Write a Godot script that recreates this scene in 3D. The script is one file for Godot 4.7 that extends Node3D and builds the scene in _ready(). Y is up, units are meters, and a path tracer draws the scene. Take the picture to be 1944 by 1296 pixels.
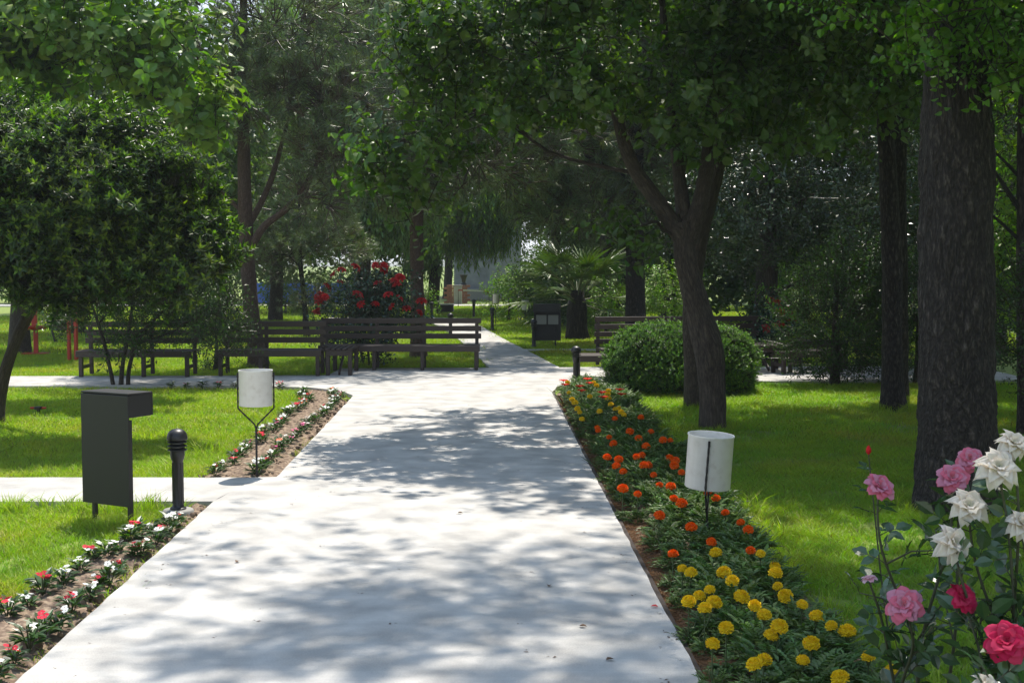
extends Node3D
# A park walk: pale concrete path with flower beds, benches and trees, sun high ahead of the camera.

const LAWN := -0.05          # lawns lie 5 cm below the concrete
var made := {}               # names already taken
var box_cache := {}
var M := {}
var paved := []              # polygons (x, z) that grass keeps out of
var sun_noise := FastNoiseLite.new()

# ---------------------------------------------------------------- mesh builder
class MB:
	var v := PackedVector3Array()
	var n := PackedVector3Array()
	var c := PackedColorArray()
	var u := PackedVector2Array()
	var ix := PackedInt32Array()
	var col := Color(1, 1, 1)
	func vert(p: Vector3, nn: Vector3, t := Vector2.ZERO) -> int:
		v.append(p); n.append(nn); c.append(col); u.append(t)
		return v.size() - 1
	func tri(a: Vector3, b: Vector3, d: Vector3) -> void:
		var nn := (d - a).cross(b - a).normalized()
		var k := v.size()
		vert(a, nn); vert(b, nn, Vector2(1, 0)); vert(d, nn, Vector2(0, 1))
		ix.append(k); ix.append(k + 1); ix.append(k + 2)
	func quad(a: Vector3, b: Vector3, d: Vector3, e: Vector3) -> void:
		tri(a, b, d); tri(a, d, e)
	# grid of points, rows of equal length; front faces where (row step) x (column step) points away
	func grid(rows: Array, uvs := Vector2(1, 1), flip := false) -> void:
		var R := rows.size()
		var C: int = rows[0].size()
		var k := v.size()
		for i in R:
			for j in C:
				var du: Vector3 = rows[mini(i + 1, R - 1)][j] - rows[maxi(i - 1, 0)][j]
				var dv: Vector3 = rows[i][mini(j + 1, C - 1)] - rows[i][maxi(j - 1, 0)]
				var nn := dv.cross(du).normalized()
				vert(rows[i][j], -nn if flip else nn, Vector2(j * uvs.x / (C - 1), i * uvs.y / (R - 1)))
		for i in R - 1:
			for j in C - 1:
				var a := k + i * C + j
				if flip:
					ix.append_array(PackedInt32Array([a, a + 1, a + C, a + 1, a + C + 1, a + C]))
				else:
					ix.append_array(PackedInt32Array([a, a + C, a + 1, a + 1, a + C, a + C + 1]))
	func tube(pts: Array, rad: Array, sides := 8, cap := true, urep := 1.0) -> void:
		var k := v.size()
		var m := pts.size()
		var side := Vector3.ZERO
		var run := 0.0
		for i in m:
			var d: Vector3 = (pts[mini(i + 1, m - 1)] - pts[maxi(i - 1, 0)]).normalized()
			if i == 0:
				side = d.cross(Vector3.RIGHT if absf(d.x) < 0.8 else Vector3.UP).normalized()
			else:
				side = (side - d * side.dot(d)).normalized()
				run += pts[i].distance_to(pts[i - 1])
			var w := d.cross(side)
			for j in sides + 1:
				var a := TAU * j / sides
				var r := side * cos(a) + w * sin(a)
				vert(pts[i] + r * rad[i], r, Vector2(urep * j / sides, run))
		for i in m - 1:
			for j in sides:
				var a := k + i * (sides + 1) + j
				ix.append_array(PackedInt32Array([a, a + sides + 1, a + 1, a + 1, a + sides + 1, a + sides + 2]))
		if cap:
			var top: Vector3 = pts[m - 1]
			var b := k + (m - 1) * (sides + 1)
			for j in sides:
				tri(v[b + j], top + (top - pts[m - 2]).normalized() * rad[m - 1] * 0.3, v[b + j + 1])
	func lathe(prof: Array, segs := 24, at := Vector3.ZERO) -> void:
		var m := prof.size()
		var nr := []
		for i in m:
			var acc := Vector2.ZERO
			for s in [[i - 1, i], [i, i + 1]]:
				if s[0] < 0 or s[1] >= m: continue
				var d: Vector2 = prof[s[1]] - prof[s[0]]
				acc += Vector2(d.y, -d.x).normalized()
			nr.append(acc.normalized())
		for i in m - 1:
			var d: Vector2 = prof[i + 1] - prof[i]
			var fl := Vector2(d.y, -d.x).normalized()
			var na: Vector2 = nr[i] if fl.dot(nr[i]) > 0.86 else fl
			var nb: Vector2 = nr[i + 1] if fl.dot(nr[i + 1]) > 0.86 else fl
			var k := v.size()
			for j in segs + 1:
				var a := TAU * j / segs
				var e := Vector3(cos(a), 0, -sin(a))
				vert(at + e * prof[i].x + Vector3.UP * prof[i].y, e * na.x + Vector3.UP * na.y, Vector2(float(j) / segs, prof[i].y))
				vert(at + e * prof[i + 1].x + Vector3.UP * prof[i + 1].y, e * nb.x + Vector3.UP * nb.y, Vector2(float(j) / segs, prof[i + 1].y))
			for j in segs:
				var a := k + j * 2
				ix.append_array(PackedInt32Array([a, a + 1, a + 2, a + 2, a + 1, a + 3]))
	# leaf blade: folded along its midrib, bent down along its length
	func leaf(base: Vector3, dir: Vector3, up: Vector3, length: float, width: float, shape := 0, fold := 0.25, droop := 0.25) -> void:
		var d := dir.normalized()
		var s := d.cross(up).normalized()
		if s.length() < 0.1: s = d.cross(Vector3.RIGHT).normalized()
		var w := s.cross(d)
		if shape == 0:      # diamond of two faces
			var m := base + d * length * 0.42
			var tip := base + d * length - w * droop * length * 0.5
			var e := w * fold * width * 0.5
			tri(base, m - s * width * 0.5 + e, tip)
			tri(base, tip, m + s * width * 0.5 + e)
			return
		var prof: Array
		match shape:
			1: prof = [[0.0, 0.10], [0.12, 0.78], [0.38, 1.0], [0.7, 0.66], [1.0, 0.0]]    # broad, heart-shaped
			2: prof = [[0.0, 0.08], [0.3, 0.7], [0.68, 1.0], [0.9, 0.6], [1.0, 0.0]]       # spoon-shaped
			3: prof = [[0.0, 0.1], [0.3, 0.9], [0.6, 0.85], [1.0, 0.0]]                    # elliptic
			_: prof = [[0.0, 0.35], [0.25, 1.0], [0.6, 0.75], [1.0, 0.0]]                  # strap
		var L := []; var R := []; var C := []
		for q in prof:
			var t: float = q[0]
			var mid := base + d * length * t - w * droop * length * t * t * 0.6
			C.append(mid)
			var e: float = width * 0.5 * q[1]
			L.append(mid - s * e + w * e * fold * 2.0)
			R.append(mid + s * e + w * e * fold * 2.0)
		for i in prof.size() - 1:
			if i < prof.size() - 2:
				quad(C[i], L[i], L[i + 1], C[i + 1])
				quad(C[i], C[i + 1], R[i + 1], R[i])
			else:
				tri(C[i], L[i], C[i + 1])
				tri(C[i], C[i + 1], R[i])
	func mesh(mat: Material = null) -> ArrayMesh:
		var a := []
		a.resize(Mesh.ARRAY_MAX)
		a[Mesh.ARRAY_VERTEX] = v
		a[Mesh.ARRAY_NORMAL] = n
		a[Mesh.ARRAY_COLOR] = c
		a[Mesh.ARRAY_TEX_UV] = u
		a[Mesh.ARRAY_INDEX] = ix
		var m := ArrayMesh.new()
		m.add_surface_from_arrays(Mesh.PRIMITIVE_TRIANGLES, a)
		if mat: m.surface_set_material(0, mat)
		return m

# ---------------------------------------------------------------- scene helpers
func rnd(seed_value: int) -> RandomNumberGenerator:
	var r := RandomNumberGenerator.new()
	r.seed = seed_value * 7919 + 17
	return r

func numbered(called: String) -> String:
	var k: int = made.get(called, 0)
	made[called] = k + 1
	return called if k == 0 else "%s_%03d" % [called, k]

func tag(o: Node, label: String, category: String, group := "") -> Node:
	o.set_meta("label", label)
	o.set_meta("category", category)
	if group: o.set_meta("group", group)
	return o

func thing(called: String, label: String, category: String, at := Vector3.ZERO, turn := 0.0, group := "") -> Node3D:
	var o := Node3D.new()
	o.name = numbered(called)
	add_child(o)
	o.position = at
	o.rotation.y = turn
	tag(o, label, category, group)
	return o

func part(called: String, mesh: Mesh, mat: Material, parent: Node, xf := Transform3D.IDENTITY) -> MeshInstance3D:
	var o := MeshInstance3D.new()
	o.name = numbered(called) if parent == self else called
	o.mesh = mesh
	if mat: o.material_override = mat
	o.transform = xf
	parent.add_child(o, true)
	return o

func struct(called: String, mesh: Mesh, mat: Material, at := Vector3.ZERO) -> MeshInstance3D:
	var o := part(called, mesh, mat, self, Transform3D(Basis(), at))
	o.set_meta("kind", "structure")
	return o

func scatter(called: String, mesh: Mesh, xfs: Array, cols: Array, parent: Node) -> MultiMeshInstance3D:
	var mm := MultiMesh.new()
	mm.transform_format = MultiMesh.TRANSFORM_3D
	mm.use_colors = true
	mm.mesh = mesh
	mm.instance_count = xfs.size()
	for i in xfs.size():
		mm.set_instance_transform(i, xfs[i])
		mm.set_instance_color(i, cols[i])
	var o := MultiMeshInstance3D.new()
	o.name = numbered(called) if parent == self else called
	o.multimesh = mm
	parent.add_child(o, true)
	o.set_meta("kind", "stuff")
	return o

# box with chamfered edges, shared between pieces of one size
func cbox(s: Vector3, b := 0.005) -> ArrayMesh:
	var key := "%.3f %.3f %.3f %.4f" % [s.x, s.y, s.z, b]
	if box_cache.has(key): return box_cache[key]
	var m := MB.new()
	var h := s * 0.5
	b = minf(b, minf(h.x, minf(h.y, h.z)) * 0.4)
	var ax := [Vector3.RIGHT, Vector3.UP, Vector3.BACK]
	var hh := [h.x, h.y, h.z]
	var put := func(a: Vector3, bb: Vector3, c: Vector3, d: Vector3):
		var mid := (a + bb + c + d) * 0.25
		if (c - a).cross(bb - a).dot(mid) > 0: m.quad(a, bb, c, d)
		else: m.quad(a, d, c, bb)
	for k in 3:
		var e: Vector3 = ax[k]; var f: Vector3 = ax[(k + 1) % 3]; var g: Vector3 = ax[(k + 2) % 3]
		var he: float = hh[k]; var hf: float = hh[(k + 1) % 3]; var hg: float = hh[(k + 2) % 3]
		for sg in [-1.0, 1.0]:
			put.call(e * he * sg - f * (hf - b) - g * (hg - b), e * he * sg + f * (hf - b) - g * (hg - b), e * he * sg + f * (hf - b) + g * (hg - b), e * he * sg - f * (hf - b) + g * (hg - b))
			for s2 in [-1.0, 1.0]:
				put.call(e * he * sg + f * (hf - b) * s2 - g * (hg - b), e * he * sg + f * (hf - b) * s2 + g * (hg - b), e * (he - b) * sg + f * hf * s2 + g * (hg - b), e * (he - b) * sg + f * hf * s2 - g * (hg - b))
				if k == 0:
					for s3 in [-1.0, 1.0]:
						var p: Vector3 = e * he * sg + f * (hf - b) * s2 + g * (hg - b) * s3
						var q: Vector3 = e * (he - b) * sg + f * hf * s2 + g * (hg - b) * s3
						var r: Vector3 = e * (he - b) * sg + f * (hf - b) * s2 + g * hg * s3
						if (r - p).cross(q - p).dot(p) > 0: m.tri(p, q, r)
						else: m.tri(p, r, q)
	var out := m.mesh()
	box_cache[key] = out
	return out

func block(called: String, size: Vector3, at: Vector3, mat: Material, parent: Node, basis := Basis(), bevel := 0.005) -> MeshInstance3D:
	return part(called, cbox(size, bevel), mat, parent, Transform3D(basis, at))

# flat slab: polygon of (x, z) points, its top at y, with side faces
func slab(poly: PackedVector2Array, top: float, thick: float) -> ArrayMesh:
	var m := MB.new()
	var area := 0.0
	for i in poly.size():
		var a := poly[i]; var b := poly[(i + 1) % poly.size()]
		area += a.x * b.y - b.x * a.y
	if area < 0: poly.reverse()
	poly = worn(poly)
	var idx := Geometry2D.triangulate_polygon(poly)
	for t in range(0, idx.size(), 3):
		var q := []
		for k in 3: q.append(Vector3(poly[idx[t + k]].x, top, poly[idx[t + k]].y))
		if (q[2] - q[0]).cross(q[1] - q[0]).y > 0: m.tri(q[0], q[1], q[2])
		else: m.tri(q[0], q[2], q[1])
	for i in poly.size():
		var a := poly[i]; var b := poly[(i + 1) % poly.size()]
		var p := Vector3(a.x, top, a.y); var q := Vector3(b.x, top, b.y)
		var dn := Vector3(0, -thick, 0)
		m.quad(p, p + dn, q + dn, q)
	return m.mesh()

# edges of cast concrete are never quite straight
func worn(poly: PackedVector2Array) -> PackedVector2Array:
	var nz := FastNoiseLite.new()
	nz.frequency = 1.0
	nz.fractal_octaves = 4
	var out := PackedVector2Array()
	for i in poly.size():
		var a := poly[i]; var b := poly[(i + 1) % poly.size()]
		var n := clampi(int(a.distance_to(b) / 0.12), 1, 220)
		var side := (b - a).orthogonal().normalized()
		for k in n:
			var q := a.lerp(b, float(k) / n)
			out.append(q + side * 0.011 * nz.get_noise_2d(q.x * 2.5, q.y * 2.5) * (0.0 if k == 0 else 1.0))
	return out

func catmull(pts: Array, per: int) -> Array:
	var out := []
	for i in pts.size() - 1:
		for k in per:
			var t := float(k) / per
			var a: Variant = pts[maxi(i - 1, 0)]; var b: Variant = pts[i]; var c: Variant = pts[i + 1]; var d: Variant = pts[mini(i + 2, pts.size() - 1)]
			out.append(0.5 * ((2.0 * b) + (c - a) * t + (2.0 * a - 5.0 * b + 4.0 * c - d) * t * t + (3.0 * b - a - 3.0 * c + d) * t * t * t))
	out.append(pts[-1])
	return out

func nth(i: int) -> String:
	var w := ["nearest the camera", "second from the camera", "third from the camera", "fourth from the camera", "fifth from the camera", "sixth from the camera", "seventh from the camera", "eighth from the camera", "ninth from the camera", "tenth from the camera", "eleventh from the camera", "twelfth from the camera", "thirteenth from the camera", "fourteenth from the camera", "fifteenth from the camera", "sixteenth from the camera", "seventeenth from the camera", "eighteenth from the camera", "nineteenth from the camera", "twentieth from the camera"]
	return w[i] if i < w.size() else "%dth from the camera" % (i + 1)

# ---------------------------------------------------------------- materials
func lin(r: float, g: float, b: float) -> Color:
	return Color(r, g, b).linear_to_srgb()

func mat(called: String, c: Color, rough := 0.8, metal := 0.0) -> StandardMaterial3D:
	var m := StandardMaterial3D.new()
	m.resource_name = called
	m.albedo_color = c
	m.roughness = rough
	m.metallic = metal
	return m

func leafmat(called: String, rough: float, back: Color, spec := 0.5) -> StandardMaterial3D:
	var m := mat(called, Color(1, 1, 1), rough)
	m.vertex_color_use_as_albedo = true
	m.cull_mode = BaseMaterial3D.CULL_DISABLED
	m.metallic_specular = spec
	m.backlight_enabled = true
	m.backlight = back
	return m

func noise_image(size: int, freq: float, kind: int, oct: int, seed_value: int, cell := -1) -> Image:
	var f := FastNoiseLite.new()
	f.noise_type = kind
	f.frequency = freq
	f.fractal_octaves = oct
	f.seed = seed_value
	if cell >= 0:
		f.cellular_return_type = cell
	return f.get_seamless_image(size, size)

func ramp_image(src: Image, stops: Array) -> Image:
	var out := Image.create(src.get_width(), src.get_height(), true, Image.FORMAT_RGB8)
	var lut := []
	for i in 256:
		var t := i / 255.0
		var c: Color = stops[-1][1]
		for k in stops.size() - 1:
			if t <= stops[k + 1][0]:
				c = stops[k][1].lerp(stops[k + 1][1], clampf((t - stops[k][0]) / (stops[k + 1][0] - stops[k][0]), 0, 1))
				break
		lut.append(c)
	for y in src.get_height():
		for x in src.get_width():
			out.set_pixel(x, y, lut[int(src.get_pixel(x, y).r * 255.0)])
	out.generate_mipmaps()
	return out

func tex(i: Image) -> ImageTexture:
	return ImageTexture.create_from_image(i)

func make_materials() -> void:
	# brushed concrete: blotches, grain and fine broom lines across the walk
	var S := 1024
	var big := noise_image(S, 0.006, FastNoiseLite.TYPE_SIMPLEX, 4, 3)
	var grain := noise_image(S, 0.25, FastNoiseLite.TYPE_SIMPLEX, 2, 5)
	var lines := PackedFloat32Array()
	var r := rnd(4)
	for y in S: lines.append(r.randf())
	var ci := Image.create(S, S, true, Image.FORMAT_RGB8)
	var hi := Image.create(S, S, true, Image.FORMAT_L8)
	for y in S:
		var ln := lines[y] * 0.6 + lines[(y + 1) % S] * 0.25 + lines[(y + 7) % S] * 0.15
		for x in S:
			var g := grain.get_pixel(x, y).r
			var b := big.get_pixel(x, y).r
			var t := 0.40 + (b - 0.5) * 0.2 + (g - 0.5) * 0.10 + (ln - 0.5) * 0.05 * (0.4 + b)
			if g > 0.86: t -= 0.08
			ci.set_pixel(x, y, Color(t * 1.02, t * 0.985, t * 0.93).linear_to_srgb())
			hi.set_pixel(x, y, Color.from_hsv(0, 0, clampf(ln * 0.7 + g * 0.3, 0, 1)))
	ci.generate_mipmaps()
	var m := mat("concrete", Color(1, 1, 1), 0.82)
	m.albedo_texture = tex(ci)
	m.heightmap_enabled = true
	m.heightmap_texture = tex(hi)
	m.heightmap_scale = 0.12
	m.uv1_triplanar = true
	m.uv1_world_triplanar = true
	m.uv1_scale = Vector3(0.33, 0.33, 0.33)
	M.concrete = m
	# soil
	var sn := noise_image(512, 0.03, FastNoiseLite.TYPE_SIMPLEX, 5, 8)
	m = mat("soil", Color(1, 1, 1), 0.95)
	m.albedo_texture = tex(ramp_image(sn, [[0.0, lin(0.05, 0.033, 0.022)], [0.45, lin(0.15, 0.10, 0.068)], [0.7, lin(0.26, 0.19, 0.13)], [1.0, lin(0.36, 0.28, 0.2)]]))
	m.uv1_triplanar = true
	m.uv1_world_triplanar = true
	m.uv1_scale = Vector3(1.1, 1.1, 1.1)
	M.soil = m
	# turf under the blades
	m = mat("turf", Color(1, 1, 1), 0.95)
	m.albedo_texture = tex(ramp_image(sn, [[0.0, lin(0.11, 0.16, 0.028)], [0.5, lin(0.17, 0.23, 0.038)], [0.8, lin(0.2, 0.24, 0.05)], [1.0, lin(0.22, 0.19, 0.09)]]))
	m.uv1_triplanar = true
	m.uv1_world_triplanar = true
	m.uv1_scale = Vector3(0.4, 0.4, 0.4)
	M.turf = m
	# bark of two kinds: cracked plates, and finer ridges
	var cell := noise_image(512, 0.022, FastNoiseLite.TYPE_CELLULAR, 3, 11, FastNoiseLite.RETURN_DISTANCE2_SUB)
	var fine := noise_image(512, 0.05, FastNoiseLite.TYPE_SIMPLEX, 4, 12)
	for kind in [["pine_bark", [[0.0, lin(0.008, 0.006, 0.005)], [0.35, lin(0.02, 0.015, 0.012)], [0.6, lin(0.055, 0.043, 0.036)], [1.0, lin(0.17, 0.15, 0.135)]], Vector3(0.7, 0.3, 1), 3.5],
			["red_bark", [[0.0, lin(0.035, 0.02, 0.014)], [0.3, lin(0.075, 0.046, 0.034)], [0.7, lin(0.13, 0.088, 0.066)], [1.0, lin(0.18, 0.135, 0.11)]], Vector3(1, 0.8, 1), 1.0],
			["grey_bark", [[0.0, lin(0.016, 0.012, 0.009)], [0.4, lin(0.05, 0.038, 0.028)], [0.75, lin(0.09, 0.07, 0.052)], [1.0, lin(0.14, 0.118, 0.09)]], Vector3(1, 0.45, 1), 1.3]]:
		m = mat(kind[0], Color(1, 1, 1), 0.92)
		var mix := Image.create(512, 512, false, Image.FORMAT_L8)
		for y in 512:
			for x in 512:
				var a := cell.get_pixel(x, y).r; var b := fine.get_pixel(x, y).r
				mix.set_pixel(x, y, Color.from_hsv(0, 0, clampf(a * 0.65 + b * 0.5 - 0.08, 0, 1)))
		m.albedo_texture = tex(ramp_image(mix, kind[1]))
		m.heightmap_enabled = true
		m.heightmap_texture = tex(mix)
		m.heightmap_scale = kind[3]
		m.uv1_scale = kind[2]
		M[kind[0]] = m
	# weathered stained timber
	var wi := Image.create(256, 256, true, Image.FORMAT_RGB8)
	var wl := PackedFloat32Array()
	for y in 256: wl.append(r.randf())
	for y in 256:
		for x in 256:
			var t := wl[y] * 0.5 + wl[(y + 3) % 256] * 0.3 + fine.get_pixel(x, (y * 2) % 512).r * 0.5
			wi.set_pixel(x, y, Color(0.026 + 0.02 * t, 0.017 + 0.013 * t, 0.014 + 0.011 * t).linear_to_srgb())
	wi.generate_mipmaps()
	m = mat("brown_timber", Color(1, 1, 1), 0.5)
	m.albedo_texture = tex(wi)
	m.uv1_triplanar = true
	m.uv1_scale = Vector3(0.8, 3.0, 3.0)
	M.timber = m
	M.black_metal = mat("black_painted_metal", lin(0.012, 0.012, 0.013), 0.42)
	M.charcoal = mat("charcoal_sheet", lin(0.012, 0.0115, 0.011), 0.5)
	M.iron = mat("twisted_iron", lin(0.02, 0.018, 0.017), 0.55, 0.3)
	M.lens = mat("lamp_glass", lin(0.25, 0.25, 0.23), 0.2)
	M.paper = mat("pale_notice", lin(0.26, 0.27, 0.25), 0.5)
	var white := mat("white_enamel", Color(1, 1, 1), 0.45)
	white.albedo_texture = tex(ramp_image(noise_image(256, 0.02, FastNoiseLite.TYPE_SIMPLEX, 5, 21), [[0.0, lin(0.5, 0.48, 0.43)], [0.35, lin(0.64, 0.63, 0.59)], [1.0, lin(0.7, 0.7, 0.67)]]))
	white.uv1_triplanar = true
	white.uv1_scale = Vector3(2, 2, 2)
	M.white = white
	M.cement = mat("cement", lin(0.28, 0.27, 0.25), 0.9)
	var wall := mat("grey_render", Color(1, 1, 1), 0.9)
	wall.albedo_texture = tex(ramp_image(noise_image(256, 0.02, FastNoiseLite.TYPE_SIMPLEX, 5, 22), [[0.0, lin(0.2, 0.21, 0.23)], [1.0, lin(0.34, 0.35, 0.37)]]))
	wall.uv1_triplanar = true
	wall.uv1_scale = Vector3(0.3, 0.3, 0.3)
	M.render = wall
	M.brick = mat("brick_red", lin(0.3, 0.13, 0.08), 0.9)
	M.red_paint = mat("red_paint", lin(0.42, 0.03, 0.015), 0.4)
	M.blue = mat("blue_sheet", lin(0.1, 0.19, 0.68), 0.55)
	M.stem = mat("green_stem", lin(0.05, 0.075, 0.02), 0.6)
	M.rosestem = mat("rose_stem", lin(0.035, 0.04, 0.015), 0.6)
	# foliage
	M.linden = leafmat("broad_leaf", 0.42, Color(0.85, 1.0, 0.25))
	M.glossy = leafmat("glossy_leaf", 0.26, Color(0.5, 0.6, 0.2), 0.6)
	M.small = leafmat("small_leaf", 0.36, Color(0.8, 0.95, 0.25))
	M.needle = leafmat("needle", 0.35, Color(0.7, 0.8, 0.4), 0.6)
	M.grass = leafmat("grass_blade", 0.5, Color(0.85, 1.0, 0.2), 0.35)
	M.herb = leafmat("marigold_leaf", 0.45, Color(0.6, 0.7, 0.2))
	M.petal = leafmat("petal", 0.6, Color(0.7, 0.7, 0.7), 0.25)
	M.frond = leafmat("palm_frond", 0.4, Color(0.7, 0.8, 0.2))
	M.litter = leafmat("dry_litter", 0.8, Color(0.2, 0.2, 0.2), 0.2)

# ---------------------------------------------------------------- foliage pieces
func shade_of(c: Color, r: RandomNumberGenerator, k := 0.25) -> Color:
	var f := 1.0 + r.randf_range(-k, k)
	return Color(c.r * f * (1.0 + r.randf_range(-0.12, 0.18)), c.g * f, c.b * f * (1.0 + r.randf_range(-0.2, 0.2)))

func twig_broad(seed_value: int, count: int, length: float, leaf_len: float, leaf_w: float, shape: int, c: Color, m: Material, droop := 0.35, hue_tip := Color(0, 0, 0, 0)) -> ArrayMesh:
	var r := rnd(seed_value)
	var b := MB.new()
	b.col = Color(0.05, 0.04, 0.025)
	var bend := Vector3(r.randf_range(-0.2, 0.2), 0, r.randf_range(-0.2, 0.2)) * length
	var at := func(t: float) -> Vector3: return Vector3(0, length * t, 0) + bend * t * t
	b.tube([at.call(0.0), at.call(0.5), at.call(1.0)], [0.006, 0.004, 0.002], 3, false)
	for i in count:
		var t := (i + 0.6) / count
		var a := i * 2.4 + r.randf_range(-0.5, 0.5)
		var out := Vector3(cos(a), 0, sin(a))
		b.col = shade_of(c, r)
		if hue_tip.a > 0 and t > 0.72: b.col = shade_of(hue_tip, r, 0.2)
		var dir := (out + Vector3.UP * r.randf_range(-0.1, 0.75)).normalized()
		var up := (Vector3.UP + Vector3(r.randf_range(-0.9, 0.9), 0, r.randf_range(-0.9, 0.9))).normalized()
		var s := r.randf_range(0.45, 1.2)
		b.leaf(at.call(t) + out * leaf_len * 0.25, dir, up, leaf_len * s, leaf_w * s, shape, r.randf_range(0.05, 0.35), droop * r.randf_range(0.4, 1.6))
	return b.mesh(m)

func twig_rosette(seed_value: int, c: Color, tip: Color, leaf_len: float, m: Material) -> ArrayMesh:
	var r := rnd(seed_value)
	var b := MB.new()
	for k in 6:
		var top := Vector3(r.randf_range(-0.14, 0.14), r.randf_range(0.12, 0.3), r.randf_range(-0.14, 0.14))
		b.col = Color(0.05, 0.045, 0.02)
		b.tube([Vector3.ZERO, top * 0.6, top], [0.005, 0.004, 0.003], 3, false)
		for i in 13:
			var a := i * 2.4 + r.randf() * 0.4
			var lift := lerpf(-0.35, 1.3, i / 12.0)
			b.col = shade_of(tip if i > 8 else c, r)
			var s := r.randf_range(0.7, 1.1)
			b.leaf(top * (0.75 + 0.25 * i / 12.0), Vector3(cos(a), lift, sin(a)), Vector3.UP, leaf_len * s, leaf_len * 0.42 * s, 0, 0.3, 0.15)
	return b.mesh(m)

func twig_pine(seed_value: int, c: Color, m: Material, needle := 0.15, width := 0.009) -> ArrayMesh:
	var r := rnd(seed_value)
	var b := MB.new()
	var ends := [Vector3(0, 0.42, 0), Vector3(0.2, 0.3, 0.08), Vector3(-0.17, 0.27, 0.14), Vector3(0.03, 0.3, -0.2)]
	for e in ends:
		b.col = Color(0.09, 0.065, 0.04)
		b.tube([Vector3.ZERO, e * 0.5 + Vector3(0, 0.03, 0), e], [0.009, 0.007, 0.005], 4, false)
		for i in 26:
			var t := r.randf_range(0.72, 1.0)
			var a := r.randf() * TAU
			var out: Vector3 = (Vector3(cos(a), 0, sin(a)) + e.normalized() * r.randf_range(0.3, 1.5)).normalized()
			var p: Vector3 = e * t
			var l := needle * r.randf_range(0.75, 1.2)
			b.col = shade_of(c, r, 0.35)
			var w := out.cross(Vector3(r.randf() - 0.5, r.randf() - 0.5, r.randf() - 0.5)).normalized() * width
			b.tri(p - w * 0.5, p + out * l - Vector3(0, l * 0.15, 0), p + w * 0.5)
	return b.mesh(m)

func twig_hanging(seed_value: int, c: Color, m: Material) -> ArrayMesh:
	var r := rnd(seed_value)
	var b := MB.new()
	for k in 4:
		var off := Vector3(r.randf_range(-0.18, 0.18), 0, r.randf_range(-0.18, 0.18))
		var drop := r.randf_range(0.35, 0.65)
		b.col = Color(0.07, 0.08, 0.03)
		b.tube([Vector3.ZERO, off + Vector3(0, -drop * 0.25, 0), off * 1.3 + Vector3(0, -drop, 0)], [0.005, 0.004, 0.002], 3, false)
		for i in 16:
			var t := (i + 0.5) / 16.0
			var p := off * (1.0 + 0.3 * t) + Vector3(0, -drop * t, 0)
			var a := r.randf() * TAU
			b.col = shade_of(c, r)
			b.leaf(p, Vector3(cos(a) * 0.7, -0.8, sin(a) * 0.7), Vector3.UP, r.randf_range(0.08, 0.13), 0.03, 0, 0.2, 0.2)
	return b.mesh(m)

# ---------------------------------------------------------------- trees
func trunk_mesh(pts: Array, rads: Array, sides: int, lump: float, seed_value: int, flare := 0.35, plates := 0.0) -> ArrayMesh:
	var P := catmull(pts, 36 if plates > 0 else 10)
	var Rr := catmull(rads, 36 if plates > 0 else 10)
	var cn := FastNoiseLite.new()
	cn.seed = seed_value
	cn.frequency = 1.0
	cn.noise_type = FastNoiseLite.TYPE_CELLULAR
	cn.cellular_return_type = FastNoiseLite.RETURN_DISTANCE2_SUB
	cn.domain_warp_enabled = true
	cn.domain_warp_amplitude = 0.6
	cn.domain_warp_frequency = 0.8
	var nz := FastNoiseLite.new()
	nz.seed = seed_value
	nz.frequency = 1.0
	nz.fractal_octaves = 3
	var b := MB.new()
	var rows := []
	var run := 0.0
	var side := Vector3.ZERO
	for i in P.size():
		var d: Vector3 = (P[mini(i + 1, P.size() - 1)] - P[maxi(i - 1, 0)]).normalized()
		if i == 0: side = d.cross(Vector3.BACK).normalized()
		else:
			side = (side - d * side.dot(d)).normalized()
			run += P[i].distance_to(P[i - 1])
		var w := d.cross(side)
		var row := []
		for j in sides + 1:
			var a := TAU * (j % sides) / sides
			var e := side * cos(a) + w * sin(a)
			var q: Vector3 = P[i] + e * Rr[i]
			var rr: float = Rr[i] * (1.0 + lump * nz.get_noise_3d(q.x * 2.2, q.y * 1.1, q.z * 2.2) + lump * 0.5 * nz.get_noise_3d(q.x * 9, q.y * 2.0, q.z * 9))
			rr *= 1.0 + flare * exp(-run / 0.22) * (0.7 + 0.6 * absf(sin(a * 2.5 + seed_value)))
			if plates > 0: rr += plates * (clampf(1.0 + cn.get_noise_3d(q.x * 15, q.y * 2.8, q.z * 15), 0, 0.5) - 0.3)
			row.append(P[i] + e * rr)
		rows.append(row)
	var circ: float = TAU * rads[0]
	b.grid(rows, Vector2(maxf(1.0, roundf(circ / 0.42)), run))
	return b.mesh()

func limb_path(a: Vector3, z: Vector3, r: RandomNumberGenerator, lift := 0.15) -> Array:
	var L := a.distance_to(z)
	var side := Vector3(r.randf_range(-1, 1), r.randf_range(-0.5, 0.5), r.randf_range(-1, 1)) * L * 0.1
	return catmull([a, a.lerp(z, 0.35) + side + Vector3(0, L * lift * 0.6, 0), a.lerp(z, 0.7) - side * 0.6 + Vector3(0, L * lift, 0), z], 4)

func taper(a: float, z: float, k: int) -> Array:
	var out := []
	for i in k: out.append(lerpf(a, z, float(i) / (k - 1)))
	return out

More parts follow.
